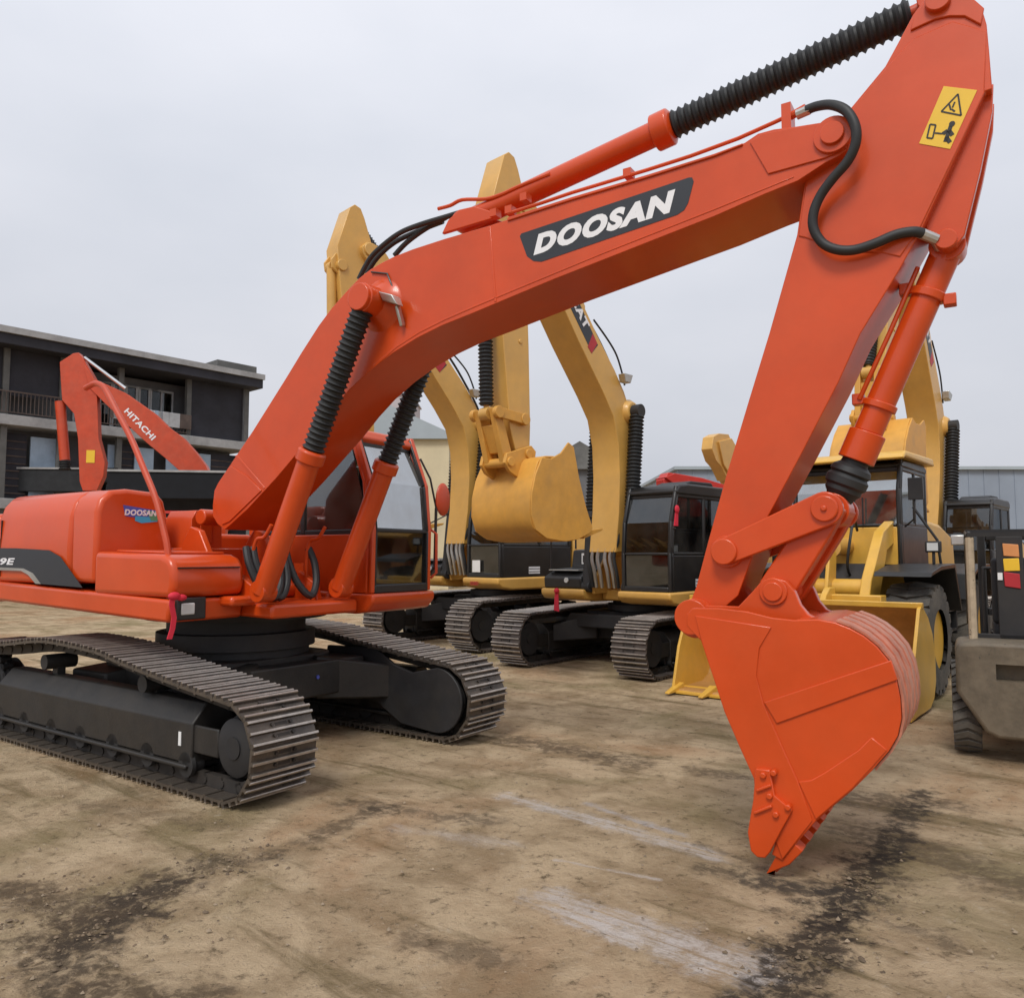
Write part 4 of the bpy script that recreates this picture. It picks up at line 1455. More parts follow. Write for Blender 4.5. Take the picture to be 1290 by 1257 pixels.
    o2 = [tuple(Vector(v) + (Vector(v) - cen).normalized() * .016) for v in hb]
    i2 = [tuple(Vector(v) + (Vector(v) - cen).normalized() * .003) for v in hb]
    for y in (-.525, -.330, -.135, .060, .255):
        bs.prism(o2 + i2[::-1], y + .02, y + .150)
    bs.build('wear_plate', SCUFF, bucket)
    # bolted side cutters
    for sgn in (-1, 1):
        y = ybk - .012 if sgn < 0 else ybf
        sc = D2.out([(954, 966), (972, 968), (978, 1000), (1000, 1018), (986, 1044), (972, 1071), (966, 1078), (956, 1077), (948, 1069), (944, 1046), (951, 1005)], ybk)
        m_ = MB().prism(sc, y - .028, y + .012)
        for u, v in ((964, 974), (977, 971), (972, 1000), (995, 1014), (980, 1023)):
            x, z = D2.y(u, v, ybk)
            yy = y - .028 if sgn < 0 else y + .012
            m_.cyl((x, yy - .022, z), (x, yy + .022, z), .020, n=6)
        for (u0, v0), (u1, v1) in (((956, 993), (974, 986)), ((953, 1021), (975, 1012))):
            p0, p1 = D2.y(u0, v0, ybk), D2.y(u1, v1, ybk)
            yy = y - .033 if sgn < 0 else y + .017
            m_.beam((p0[0], yy, p0[1]), (p1[0], yy, p1[1]), .03, .018)
        m_.build('side_cutter', ORG, bucket, bevel=.006)
    # lip and five teeth
    e0 = Vector(D2.y(986, 1082, ybk))
    e1 = Vector(D2.y(1027, 1035, ybk))
    td = (e0 - e1).normalized()
    tn = Vector((-td.y, td.x))
    tz_ = e0 + td * .17
    for i in range(5):
        y = -.47 + i * .21
        t = MB()
        base = e0 - td * .12
        tq = Vector(D2.y(974, 1109, ybk + .06))
        tipp = Vector((tq.x, max(.008, tq.y)))
        b0, b1 = base + tn * .05, base - tn * .05
        t.add([(b0.x, y - .055, b0.y), (b1.x, y - .055, b1.y), (b1.x, y + .055, b1.y), (b0.x, y + .055, b0.y),
               ((e0 + tn * .045).x, y - .05, (e0 + tn * .045).y), ((e0 - tn * .045).x, y - .05, (e0 - tn * .045).y), ((e0 - tn * .045).x, y + .05, (e0 - tn * .045).y), ((e0 + tn * .045).x, y + .05, (e0 + tn * .045).y),
               (tipp.x - .012, y - .03, tipp.y), (tipp.x + .012, y - .03, tipp.y), (tipp.x + .012, y + .03, tipp.y), (tipp.x - .012, y + .03, tipp.y)],
              [(0, 1, 2, 3), (0, 4, 5, 1), (1, 5, 6, 2), (2, 6, 7, 3), (3, 7, 4, 0), (4, 8, 9, 5), (5, 9, 10, 6), (6, 10, 11, 7), (7, 11, 8, 4), (8, 11, 10, 9)])
        t.build('bucket_tooth', ORG, bucket, bevel=.006)
    for o in root.children:
        if o not in n_before:
            o.location.y = OY
    # red ribbon tied to the handrail
    rb = thing('ribbon', 'red cloth ribbon tied to the orange handrail, hanging over the frame corner', 'ribbon', D)
    k = MB()
    q = [D.x(u, v, 1.035) for u, v in ((217, 748), (216, 762), (219, 778), (217, 792), (213, 805))]
    for a_, b_ in zip(q[:-1], q[1:]):
        k.hexa([(1.032, a_[0] - .022, a_[1]), (1.040, a_[0] - .022, a_[1]), (1.044, a_[0] + .022, a_[1]), (1.036, a_[0] + .022, a_[1])],
               [(1.032, b_[0] - .022, b_[1]), (1.040, b_[0] - .022, b_[1]), (1.044, b_[0] + .022, b_[1]), (1.036, b_[0] + .022, b_[1])])
    k.build('tail', RIBBON, rb)
    kn = MB().ball((1.035, q[0][0] + .02, q[0][1] - .02), .045, 6, sc=(.7, 1.3, .8))
    kn.ball((1.035, q[0][0] + .09, q[0][1] - .035), .035, 6, sc=(.6, 1.5, .8))
    kn.build('knot', RIBBON, rb)
    return root


dx = orange_excavator()


# ================================================================== THE ROW OF TAN EXCAVATORS
B = Frame((2.5, 14.35), 226)


def tan_excavator():
    root = thing('excavator', 'tan yellow excavator holding its bucket in the air before the neighbouring black cab', 'excavator', B, group='tan yellow excavators parked in a row')
    undercarriage(root, 2.38, .60, 1.90, .46, 1.85, .46, [(1.2, .935), (.3, .955), (-.6, .955), (-1.4, .94)], 46, False, SHOED)
    c = MB()
    c.prism(rounded(-.7, .7, -.75, .75, .25), .42, .90, 'z')
    for sx in (-1, 1):
        for sy in (-1, 1):
            p = [(sx * .3, sy * .55), (sx * .8, sy * .35), (sx * 1.25, sy * 1.0), (sx * .6, sy * 1.0)]
            c.hexa([(q[0], q[1], z) for q, z in zip(p, (.42, .42, .36, .36))], [(q[0], q[1], z) for q, z in zip(p, (.86, .86, .66, .66))])
    c.prism([(-1.0, .62), (1.0, .62), (.8, .86), (-.8, .86)], .9, 1.0, 'x')
    c.build('carbody', BLKM, root, bevel=.02)
    for o in root.children:
        o.rotation_euler.z = R(5)
        o.location.y = -.30
    s = MB()
    s.lathe((0, 0, .84), (0, 0, 1.10), [(0, .70), (.3, .70), (.31, .78), (.7, .78), (.71, .68), (1, .68)], 40)
    s.build('swing_bearing', BLKM, root)
    # upper frame, rounded front skirts
    f = MB()
    f.prism([(-2.4, 1.10), (1.2, 1.08), (1.44, 1.12), (1.54, 1.20), (1.54, 1.30), (-2.4, 1.34)], .38, 1.39)
    f.prism([(-2.4, 1.10), (1.0, 1.08), (1.34, 1.12), (1.42, 1.20), (1.42, 1.30), (-2.4, 1.34)], -1.39, -.42)
    f.prism([(-2.4, 1.12), (.9, 1.10), (.9, 1.28), (-2.4, 1.32)], -.415, .375)
    f.build('upper_frame', YEL, root, bevel=.035, seg=3)
    lb = MB()
    for y in (-.36, .30):
        lb.prism([(-.4, 1.25), (1.25, 1.22), (1.3, 1.40), (1.0, 1.75), (.75, 2.15), (.55, 2.22), (.35, 2.1)], y, y + .06)
    lb.cyl((.72, -.42, 1.98), (.72, .42, 1.98), .12, n=20)
    lb.build('boom_bracket', YEL, root, bevel=.012)
    # black tool box and engine house on the right
    t = MB()
    t.prism([(-.1, 1.32), (1.36, 1.30), (1.38, 1.50), (1.15, 1.60), (1.0, 1.64), (.6, 1.66), (.55, 1.98), (-.1, 2.02)], -1.36, -.50)
    tb = t.build('tool_box', BLK, root, bevel=.035, seg=3)
    st = MB().box(1.12, 1.30, -1.30, -.62, 1.615, 1.63)
    st.build('step_plate', STEEL, tb)
    l = MB().cyl((1.375, -.82, 1.45), (1.395, -.82, 1.45), .045, n=16)
    l.build('lamp', LAMP, tb)
    h = MB()
    h.prism([(-1.36, 1.35), (-1.36, 2.05), (-1.28, 2.18), (1.28, 2.18), (1.36, 2.05), (1.36, 1.35)], -2.0, -.5, 'x')
    h.build('engine_hood', YEL, root, bevel=.04, seg=3)
    cw = MB()
    cw.prism([(-2.01, -1.38), (-2.5, -1.34), (-2.85, -.95), (-2.95, 0), (-2.85, .95), (-2.5, 1.34), (-2.01, 1.38)], 1.12, 2.12, 'z')
    cw.build('counterweight', BLK, root, bevel=.08, seg=3)
    hh_ = MB()
    for y in (-.30, -.22, -.10, .05, .16, .24):
        hh_.tube(smoothline([Vector((1.30, y, 1.34)), Vector((1.38, y + .02, 1.60)), Vector((1.40, y - .02, 1.85)), Vector((1.36, y + .03, 2.1)), Vector((1.30, y, 2.3))], 4), .03, 8, STEEL if int(y * 100) % 3 else RUB)
    hh_.build('hydraulic_line', RUB, root)
    hr = MB()
    for pts in ([(1.2, -1.33, 1.6), (1.2, -1.33, 2.3), (.5, -1.33, 2.6), (.5, -1.33, 2.0)], [(.5, -1.33, 2.5), (-.4, -1.33, 2.62), (-.4, -1.33, 2.05)]):
        hr.tube(pts, .018, 8)
    hr.build('handrail', BLK, root)
    cab = cabin(root, -.42, [(1.46, 1.30), (1.47, 1.90), (1.43, 2.40), (1.26, 2.96)], .42, 1.36, 1.30, 1.88, 2.96, BLK, GLSD, GLSD, BLK, BLK)
    hd = MB()
    hd.prism([(-.44, 2.84), (1.27, 2.84), (1.30, 2.90), (1.18, 3.0), (.95, 3.03), (-.3, 3.03), (-.44, 2.97)], .405, 1.375)
    hd.build('roof', BLK, cab, bevel=.035, seg=3)
    ac = MB()
    ac.prism([(-.2, 3.02), (.6, 3.02), (.75, 3.05), (.55, 3.11), (-.1, 3.12)], .60, 1.2)
    ac.build('roof_hatch', BLKM, cab, bevel=.02)
    p = MB()
    p.prism([(.45, 1.37), (.74, 1.37), (.74, 1.50), (.45, 1.50)], 1.361, 1.365, 'y', WHT)
    p.prism([(.45, 1.40), (.74, 1.40), (.74, 1.412), (.45, 1.412)], 1.3655, 1.367, 'y', BLK)
    p.prism([(.45, 1.455), (.74, 1.455), (.74, 1.467), (.45, 1.467)], 1.3655, 1.367, 'y', BLK)
    p.build('door_label', WHT, cab)

    # ---- boom
    bot = [(1.42, 1.93), (1.33, 2.6), (1.30, 3.2), (1.325, 3.74), (1.45, 4.19), (1.73, 4.56), (2.36, 5.29), (2.77, 5.81), (3.35, 6.53), (3.66, 6.92)]
    tip = [(3.74, 7.02), (3.75, 7.13), (3.66, 7.23), (3.54, 7.24), (3.42, 7.21)]
    top = [(3.25, 7.12), (2.75, 6.53), (2.27, 5.96), (1.87, 5.48), (1.40, 4.98), (1.14, 4.65), (.95, 4.30), (.81, 3.98), (.77, 3.5), (.74, 3.0), (.66, 2.4), (.60, 2.0), (.64, 1.90), (.74, 1.86), (.84, 1.88), (1.0, 1.95)]
    b = MB()
    b.prism(bot + tip + top, -.28, .28)
    b.cyl((.98, -.46, 4.32), (.98, .46, 4.32), .11, n=24)
    b.lathe((.98, -.36, 4.32), (.98, .36, 4.32), [(0, .16), (.12, .22), (.88, .22), (1, .16)], 24)
    b.cyl((3.6, -.31, 7.1), (3.6, .31, 7.1), .12, n=20)
    b.prism([(2.0, 5.62), (2.2, 5.95), (2.05, 6.1), (1.85, 5.75)], -.10, .10)
    boom = b.build('boom', YEL, root, bevel=.012)
    # maker's plate on both sides: dark trapezium, red corner, white letters
    for sg in (1, -1):
        y = .281 * sg
        d = MB()
        e = .003 * sg
        q = [(1.86, 5.32), (2.02, 5.16), (2.58, 5.81), (2.68, 6.02), (2.58, 6.15), (2.47, 6.08)]
        d.prism(q, y, y + e, 'y', DECK)
        q = [(1.88, 5.34), (2.03, 5.15), (2.13, 5.24), (2.00, 5.48)]
        d.prism(q, y + e * .5, y + e * 1.5, 'y', REDV)
        do = d.build('boom_decal', DECK, root)
        dn = Vector((-(2.55 - 1.97), 0, -(5.95 - 5.29))).normalized()
        if sg > 0:
            text('lettering', 'CAT', (2.58, y + e * 1.6, 5.93), dn, Vector((-dn.z, 0, dn.x)) * -1 if False else Vector((dn.z, 0, -dn.x)), .58, .17, WHT, do, bold=.04)
        else:
            text('lettering', 'CAT', (2.13, y + e * 1.6, 5.36), -dn, Vector((dn.z, 0, -dn.x)), .58, .17, WHT, do, bold=.04)
    # hoses and a lamp on the boom's back and side
    hs = MB()
    for y0, o in ((.10, .05), (-.10, .05)):
        pts = [(2.4, 6.15), (2.0, 5.78), (1.6, 5.38), (1.3, 5.02), (1.0, 4.62), (.82, 4.2), (.72, 3.7), (.66, 3.0), (.5, 2.4), (.2, 1.9)]
        hs.tube([(p.x - o, y0, p.y + o) for p in smoothline([Vector((a, c, 0)) for a, c in pts], 3)], .022, 8)
    pts = [(2.0, 5.68), (1.62, 5.42), (1.38, 5.2), (1.22, 4.9), (1.16, 4.72)]
    hs.tube([(p.x - .06, .26, p.y + .05) for p in smoothline([Vector((a, c, 0)) for a, c in pts], 4)], .016, 8)
    hs.build('hose', RUB, boom)
    lm = MB()
    lm.hexa([(1.14, .30, 4.78), (1.30, .30, 4.78), (1.30, .42, 4.78), (1.14, .42, 4.78)], [(1.10, .30, 4.92), (1.34, .30, 4.92), (1.34, .44, 4.92), (1.10, .44, 4.92)])
    lm.build('boom_lamp', STEEL, boom, bevel=.01)
    for y in (-.42, .42):
        boot_cylinder(root, 'boom_cylinder', y, (1.28, 1.35), (.98, 4.32), .42, .10, .135, 26, BLKM, boot_to=.975)
    boot_cylinder(root, 'arm_cylinder', 0, (2.0, 5.98), (3.80, 7.72), .55, .085, .10, 18, YEL, boot_to=.95)

    # ---- arm
    a = MB()
    a.prism([(4.20, 7.05), (4.12, 6.3), (4.01, 5.29), (3.92, 4.5), (3.84, 3.75), (3.68, 3.30), (3.60, 3.24), (3.48, 3.26), (3.42, 3.36), (3.40, 3.8), (3.43, 5.0), (3.48, 6.2), (3.46, 6.9), (3.52, 7.3), (3.66, 7.68), (3.74, 7.84), (3.86, 7.88), (3.96, 7.80)], -.19, .19)
    a.cyl((4.10, -.22, 6.72), (4.10, .22, 6.72), .10, n=20)
    a.prism([(4.05, 6.5), (4.26, 6.66), (4.28, 6.80), (4.16, 6.98)], -.14, -.09)
    a.prism([(4.05, 6.5), (4.26, 6.66), (4.28, 6.80), (4.16, 6.98)], .09, .14)
    for x, z in ((3.62, 5.05), (3.66, 5.65)):
        a.cyl((x, .185, z), (x, .205, z), .035, n=12)
    a.build('arm', YEL, root, bevel=.012)
    boot_cylinder(root, 'bucket_cylinder', 0, (4.20, 6.72), (4.13, 3.92), .50, .085, .115, 22, YEL, boot_to=.955)
    for y in (-.24, .24):
        l = MB()
        l.beam((3.58, y, 3.88), (4.13, y, 3.92), .05, .15)
        l.cyl((3.58, y - .04, 3.88), (3.58, y + .04, 3.88), .09, n=18)
        l.cyl((4.13, y - .04, 3.92), (4.13, y + .04, 3.92), .09, n=18)
        l.build('arm_link', YELW, root, bevel=.008)
    l = MB()
    for y in (-.16, .16):
        l.prism([(4.20, 3.98), (4.05, 3.98), (3.80, 3.32), (3.86, 3.18), (3.98, 3.22)], y - .05, y + .05)
    l.prism([(4.12, 3.75), (4.02, 3.75), (3.86, 3.36), (3.96, 3.36)], -.11, .11)
    l.build('bucket_link', YELW, root, bevel=.01)
    # ---- bucket, mouth towards the machine
    prof = [(3.62, 3.28), (3.76, 3.02), (3.84, 2.74), (3.85, 2.46), (3.76, 2.24), (3.52, 2.12), (3.10, 2.08), (2.80, 2.12), (2.52, 2.22)]
    side = prof + [(2.46, 2.30), (2.62, 2.62), (2.78, 3.05), (2.90, 3.50), (3.02, 3.56), (3.20, 3.38), (3.42, 3.28)]
    b = MB()
    for y in (-.62, .59):
        b.prism(side, y, y + .03)
    cen = Vector((3.1, 2.75))
    pr = smoothline([Vector((x, z, 0)) for x, z in [(3.30, 3.33)] + prof], 3)
    u = [Vector((p.x, p.y)) for p in pr]
    w = [p + (cen - p).normalized() * .035 for p in u]
    b.prism([tuple(p) for p in u] + [tuple(p) for p in w[::-1]], -.592, .592)
    for y in (-.27, .21):
        b.prism([(3.40, 3.20), (3.36, 3.42), (3.46, 3.50), (3.60, 3.46), (3.78, 3.40), (3.98, 3.34), (4.02, 3.20), (3.92, 3.08), (3.74, 3.00), (3.60, 3.1)], y, y + .06)
    b.cyl((3.53, -.30, 3.37), (3.53, .30, 3.37), .07, n=18)
    b.cyl((3.91, -.30, 3.22), (3.91, .30, 3.22), .07, n=18)
    bk = b.build('bucket', YELW, root, bevel=.008)
    for i in range(5):
        y = -.52 + i * .26
        t = MB()
        t.hexa([(2.62, y - .05, 2.13), (2.62, y + .05, 2.13), (2.58, y + .05, 2.25), (2.58, y - .05, 2.25)], [(2.12, y - .025, 2.27), (2.12, y + .025, 2.27), (2.11, y + .025, 2.30), (2.11, y - .025, 2.30)])
        t.build('bucket_tooth', YELW, bk, bevel=.006)
    return root


cat_b = tan_excavator()


def own_plate(root, frame_label):
    return root


# second machine of the row, one place further left, and a third, larger one beyond the wheel loader
cat_a = copy_tree(cat_b)
cat_a.location = (-.08, 18.0, 0)
cat_a.rotation_euler = (0, 0, R(223))
cat_a.scale = (1.10, 1.10, 1.10)
tag(cat_a, 'tan yellow excavator directly behind the orange cab, paper sheet in its black cab window')
cat_c = copy_tree(cat_b)
cat_c.location = (10.55, 19.6, 0)
cat_c.rotation_euler = (0, 0, R(228))
cat_c.scale = (1.05, 1.05, 1.05)
tag(cat_c, 'tan yellow excavator towering behind the wheel loader, bucket hanging over its cab roof')
FRONT = ('boom', 'boom_decal', 'arm_cylinder', 'arm', 'bucket_cylinder', 'arm_link', 'bucket_link', 'bucket')


def turn(px, pz, deg):
    return Matrix.Translation((px, 0, pz)) @ Matrix.Rotation(-R(deg), 4, 'Y') @ Matrix.Translation((-px, 0, -pz))


lift = turn(.72, 1.98, 12) @ Matrix.Translation((.72, 0, 1.98)) @ Matrix.Diagonal((1.18, 1.12, 1.18, 1)) @ Matrix.Translation((-.72, 0, -1.98))
for o in cat_c.children:
    nm = o.name.split('.')[0]
    if nm in FRONT:
        o.matrix_local = lift @ o.matrix_local
        if nm in ('arm', 'bucket_cylinder', 'arm_link', 'bucket_link', 'bucket'):
            o.matrix_local = lift @ turn(3.6, 7.1, 9)
    elif nm == 'boom_cylinder':
        a0 = Vector((.98 - 1.28, 4.32 - 1.35))
        q = lift @ Vector((.98, 0, 4.32))
        a1 = Vector((q.x - 1.28, q.z - 1.35))
        k_ = a1.length / a0.length
        o.matrix_local = turn(1.28, 1.35, math.degrees(math.atan2(a1.y, a1.x) - math.atan2(a0.y, a0.x))) @ Matrix.Translation((1.28, 0, 1.35)) @ Matrix.Diagonal((k_, 1.12, k_, 1)) @ Matrix.Translation((-1.28, 0, -1.35))
# what only one of them carries
MB().box(1.472, 1.476, .60, .82, 1.40, 1.62).build('paper_notice', PAPER, cat_a)
pt = text('lettering', '320D', (1.545, .62, 1.16), (0, 1, 0), (0, 0, 1), .24, .07, REDV, cat_a, bold=.03)
MB().tube([(1.35, 1.38, 2.3), (1.55, 1.44, 2.3), (1.55, 1.44, 2.0)], .015, 6).build('mirror_bracket', BLK, cat_b)
k = MB().box(.605, .612, -1.10, -.86, 1.72, 1.92)
ks = k.build('number_sheet', PAPER, cat_b)
text('numeral', '14', (.6125, -1.07, 1.75), (0, 1, 0), (0, 0, 1), .18, .13, BLK, ks, bold=.03)
# red ribbons on the tan machine
rb = thing('ribbon', 'red ribbon tied to the cab corner post of the tan excavator', 'ribbon', B)
k = MB()
k.ball((1.30, 1.385, 2.60), .07, 6, sc=(.9, .35, 1))
k.hexa([(1.28, 1.37, 2.34), (1.38, 1.37, 2.34), (1.38, 1.39, 2.34), (1.28, 1.39, 2.34)], [(1.27, 1.37, 2.58), (1.33, 1.37, 2.58), (1.33, 1.39, 2.58), (1.27, 1.39, 2.58)])
k.build('bow', RIBBON, rb)
rb = thing('ribbon', 'red ribbon hanging from the front skirt of the tan excavator near its tool box', 'ribbon', B)
k = MB()
k.hexa([(1.435, -1.06, .92), (1.445, -1.06, .92), (1.445, -.94, .90), (1.435, -.94, .90)], [(1.425, -1.04, 1.26), (1.435, -1.04, 1.26), (1.435, -.97, 1.26), (1.425, -.97, 1.26)])
k.ball((1.435, -1.0, 1.26), .05, 6)
k.build('bow', RIBBON, rb)


# ================================================================== SIMPLER FAR MACHINES
def far_excavator(label, frame, paint, boom_pts, arm_pts, boom_y=.26, cabm=None, scale=1.0, dark_hood=False):
    root = thing('excavator', label, 'excavator', frame)
    undercarriage(root, 2.38, .60, 1.85, .45, 1.85, .45, [(.6, .94), (-.6, .94)], 40, False, SHOED, side_disc=False)
    f = MB()
    f.prism([(-2.3, 1.1), (1.25, 1.1), (1.45, 1.2), (1.45, 1.32), (-2.3, 1.34)], -1.38, 1.38)
    f.lathe((0, 0, .6), (0, 0, 1.1), [(0, .8), (1, .7)], 28)
    f.build('upper_frame', paint, root, bevel=.03)
    h = MB()
    h.prism([(-1.36, 1.33), (-1.36, 2.1), (-1.25, 2.22), (1.25, 2.22), (1.36, 2.1), (1.36, 1.33)], -2.1, -.5, 'x')
    h.prism([(-.498, 1.33), (1.3, 1.33), (1.3, 1.6), (.6, 1.75), (.55, 2.0), (-.498, 2.05)], -1.36, -.5)
    h.build('engine_hood', BLKM if dark_hood else paint, root, bevel=.04)
    cw = MB()
    cw.prism([(-2.11, -1.36), (-2.6, -1.3), (-2.9, -.8), (-2.9, .8), (-2.6, 1.3), (-2.11, 1.36)], 1.12, 2.1, 'z')
    cw.build('counterweight', paint, root, bevel=.08)
    cabin(root, -.42, [(1.40, 1.33), (1.41, 1.9), (1.38, 2.4), (1.2, 2.98)], .42, 1.34, 1.33, 1.9, 2.98, cabm or paint, GLSD, GLSD, BLK, cabm or paint)
    b = MB().prism(boom_pts, -boom_y, boom_y)
    b.build('boom', paint, root, bevel=.015)
    a = MB().prism(arm_pts, -.19, .19)
    a.build('arm', paint, root, bevel=.015)
    return root


def simple_bucket(root, px, pz, ang, paint):
    prof = [(0, .15), (.35, .10), (.55, -.2), (.5, -.6), (.2, -.85), (-.2, -.95), (-.6, -.8)]
    c, s = math.cos(ang), math.sin(ang)
    P_ = [(px + c * x - s * z, pz + s * x + c * z) for x, z in prof]
    b = MB()
    for y in (-.55, .52):
        b.prism(P_, y, y + .03)
    q = [(px + c * x * .93 - s * z * .93, pz + s * x * .93 + c * z * .93) for x, z in prof]
    b.prism(P_ + q[::-1], -.521, .521)
    return b.build('bucket', paint, root, bevel=.01)


# the other orange machine, left behind the hood
E = Frame((-12.2, 33.6), 188)
yE = .26
bp = E.out([(104, 456), (118, 477), (158, 495), (195, 521), (212, 538), (230, 551), (246, 569), (259, 586), (268, 606), (280, 640), (278, 668), (262, 664), (250, 630), (235, 601), (208, 577), (185, 558), (160, 535), (130, 506), (112, 488)], yE)
ap = E.out([(75, 456), (92, 445), (99, 444), (104, 451), (118, 475), (122, 500), (123, 520), (124, 552), (132, 582), (130, 600), (122, 618), (104, 618), (100, 606), (98, 552), (93, 521), (78, 504), (76, 475)], .2)
hit = far_excavator('older orange excavator before the grey balcony building, arm bent straight down', E, ORG2, bp, ap, dark_hood=True)
a, e = E.y(156, 514, yE), E.y(192, 551, yE)
xd = Vector((e[0] - a[0], 0, e[1] - a[1]))
xn = xd.normalized()
bo = [o for o in hit.children if o.name.startswith('boom')][0]
text('lettering', 'HITACHI', (a[0], yE + .004, a[1] - .16), xn, Vector((xn.z, 0, -xn.x)), xd.length * .98, .25, WHT, bo, bold=.03, thick=.004)
c0, c1 = E.y(106, 455, 0), E.y(158, 494, 0)
k = MB().cyl((c0[0], 0, c0[1] + .15), (c1[0], 0, c1[1] + .15), .07)
k.build('arm_cylinder', CHROME, hit)
c0, c1 = E.y(79, 506, 0), E.y(85, 580, 0)
k = MB().cyl((c0[0] + .1, 0, c0[1]), (c1[0] + .1, 0, c1[1]), .20)
ko = k.build('bucket_cylinder', ORG2, hit)
k = MB()
c2 = E.y(85, 592, 0)
bellows(k, (c1[0] + .1, 0, c1[1]), (c2[0] + .1, 0, c2[1]), .24, 4)
k.build('rod_boot', RUB, ko)
k = MB()
s0, s1 = E.y(109, 567, .205), E.y(119, 583, .205)
k.box(min(s0[0], s1[0]), max(s0[0], s1[0]), .19, .208, min(s0[1], s1[1]), max(s0[1], s1[1]))
k.build('warning_sticker', STICK, hit)
simple_bucket(hit, E.y(115, 618, 0)[0], E.y(115, 618, 0)[1] - .35, 0, ORG2)

# tan arm head sticking up behind the big orange arm
F2 = Frame((8.6, 27), 226)
bp = F2.out([(906, 556), (922, 552), (935, 575), (960, 620), (985, 660), (990, 700), (970, 700), (950, 650), (928, 610), (912, 585)], .26)
ap = F2.out([(897, 565), (899, 550), (906, 546), (918, 547), (922, 556), (921, 575), (924, 605), (917, 605), (909, 588), (902, 580)], .19)
far_excavator('far tan excavator, only its arm head in view left of the large orange arm', F2, YEL, bp, ap)
# red machine beyond the black cab
F3 = Frame((5.6, 20.5), 200)
bp = F3.out([(838, 601), (850, 596), (885, 602), (925, 614), (965, 660), (960, 690), (940, 680), (915, 634), (880, 616), (850, 610)], .26)
ap = F3.out([(836, 604), (842, 595), (855, 597), (856, 612), (850, 680), (843, 680)], .19)
far_excavator('red excavator behind the tan machine with black cab, boom laid low', F3, REDP, bp, ap)
# machines at the right edge
bp = [(.55, 1.9), (.9, 2.4), (1.6, 2.9), (2.4, 3.2), (2.9, 3.1), (2.85, 2.9), (2.0, 2.5), (1.3, 1.9), (.9, 1.6)]
ap = [(2.7, 3.3), (2.95, 3.25), (3.1, 2.6), (3.3, 1.5), (3.15, 1.2), (2.95, 1.5), (2.75, 2.5)]
F5 = Frame((11.0, 14.2), 228)
r5 = far_excavator('pale orange excavator at the right edge of the yard, cab window facing out', F5, mat('faded_orange_paint', (.62, .25, .08), .5, var=.1), bp, ap)
simple_bucket(r5, 3.2, 1.3, R(180), YELW)


# ================================================================== WHEEL LOADER
def tyre(mb_parent, name, c, r, w, rim_m, tyre_m=TYRE, lugs=22, rim=.52, lug_h=.05):
    cx, cy, cz = c
    t = MB()
    hw = w / 2
    t.lathe((cx, cy - hw, cz), (cx, cy + hw, cz), [(0, r * rim), (0, r * (rim + .08)), (.02, r * .86), (.12, r - lug_h), (.88, r - lug_h), (.98, r * .86), (1, r * (rim + .08)), (1, r * rim)], 44, caps=False)
    for k in range(lugs):
        for s in (-1, 1):
            a0 = 2 * math.pi * (k + (.25 if s > 0 else .25)) / lugs
            a1 = a0 + 2 * math.pi / lugs * .55
            for (ya, yb, aa, ab) in ((0, hw * .96, a0, a1),):
                def pt(y, a, rr):
                    return (cx + math.cos(a) * rr, cy + s * y, cz + math.sin(a) * rr)
                d = 2 * math.pi / lugs * .30
                ro = r
                ri = r - lug_h * 1.4
                re = r * .93
                t.hexa([pt(ya, aa - d, ri), pt(ya, aa + d, ri), pt(yb, ab + d, ri * .93), pt(yb, ab - d, ri * .93)],
                       [pt(ya, aa - d, ro), pt(ya, aa + d, ro), pt(yb, ab + d, re + .01), pt(yb, ab - d, re + .01)])
    o = t.build(name, tyre_m, mb_parent)
    m = MB()
    m.lathe((cx, cy - hw * .8, cz), (cx, cy + hw * .8, cz), [(0, r * (rim - .06)), (0, r * (rim + .02)), (.08, r * (rim - .03)), (.25, r * (rim - .1)), (.30, .05), (.70, .05), (.75, r * (rim - .1)), (.92, r * (rim - .03)), (1, r * (rim + .02)), (1, r * (rim - .06))], 36)
    m.cyl((cx, cy - hw * .62, cz), (cx, cy + hw * .62, cz), r * .2, n=20)
    for k in range(10):
        a = 2 * math.pi * k / 10
        m.cyl((cx + math.cos(a) * r * .27, cy - hw * .5, cz + math.sin(a) * r * .27), (cx + math.cos(a) * r * .27, cy + hw * .5, cz + math.sin(a) * r * .27), .02, n=6)
    m.build('rim', rim_m, o)
    return o


LF = Frame((3.37, 10.11), 230)


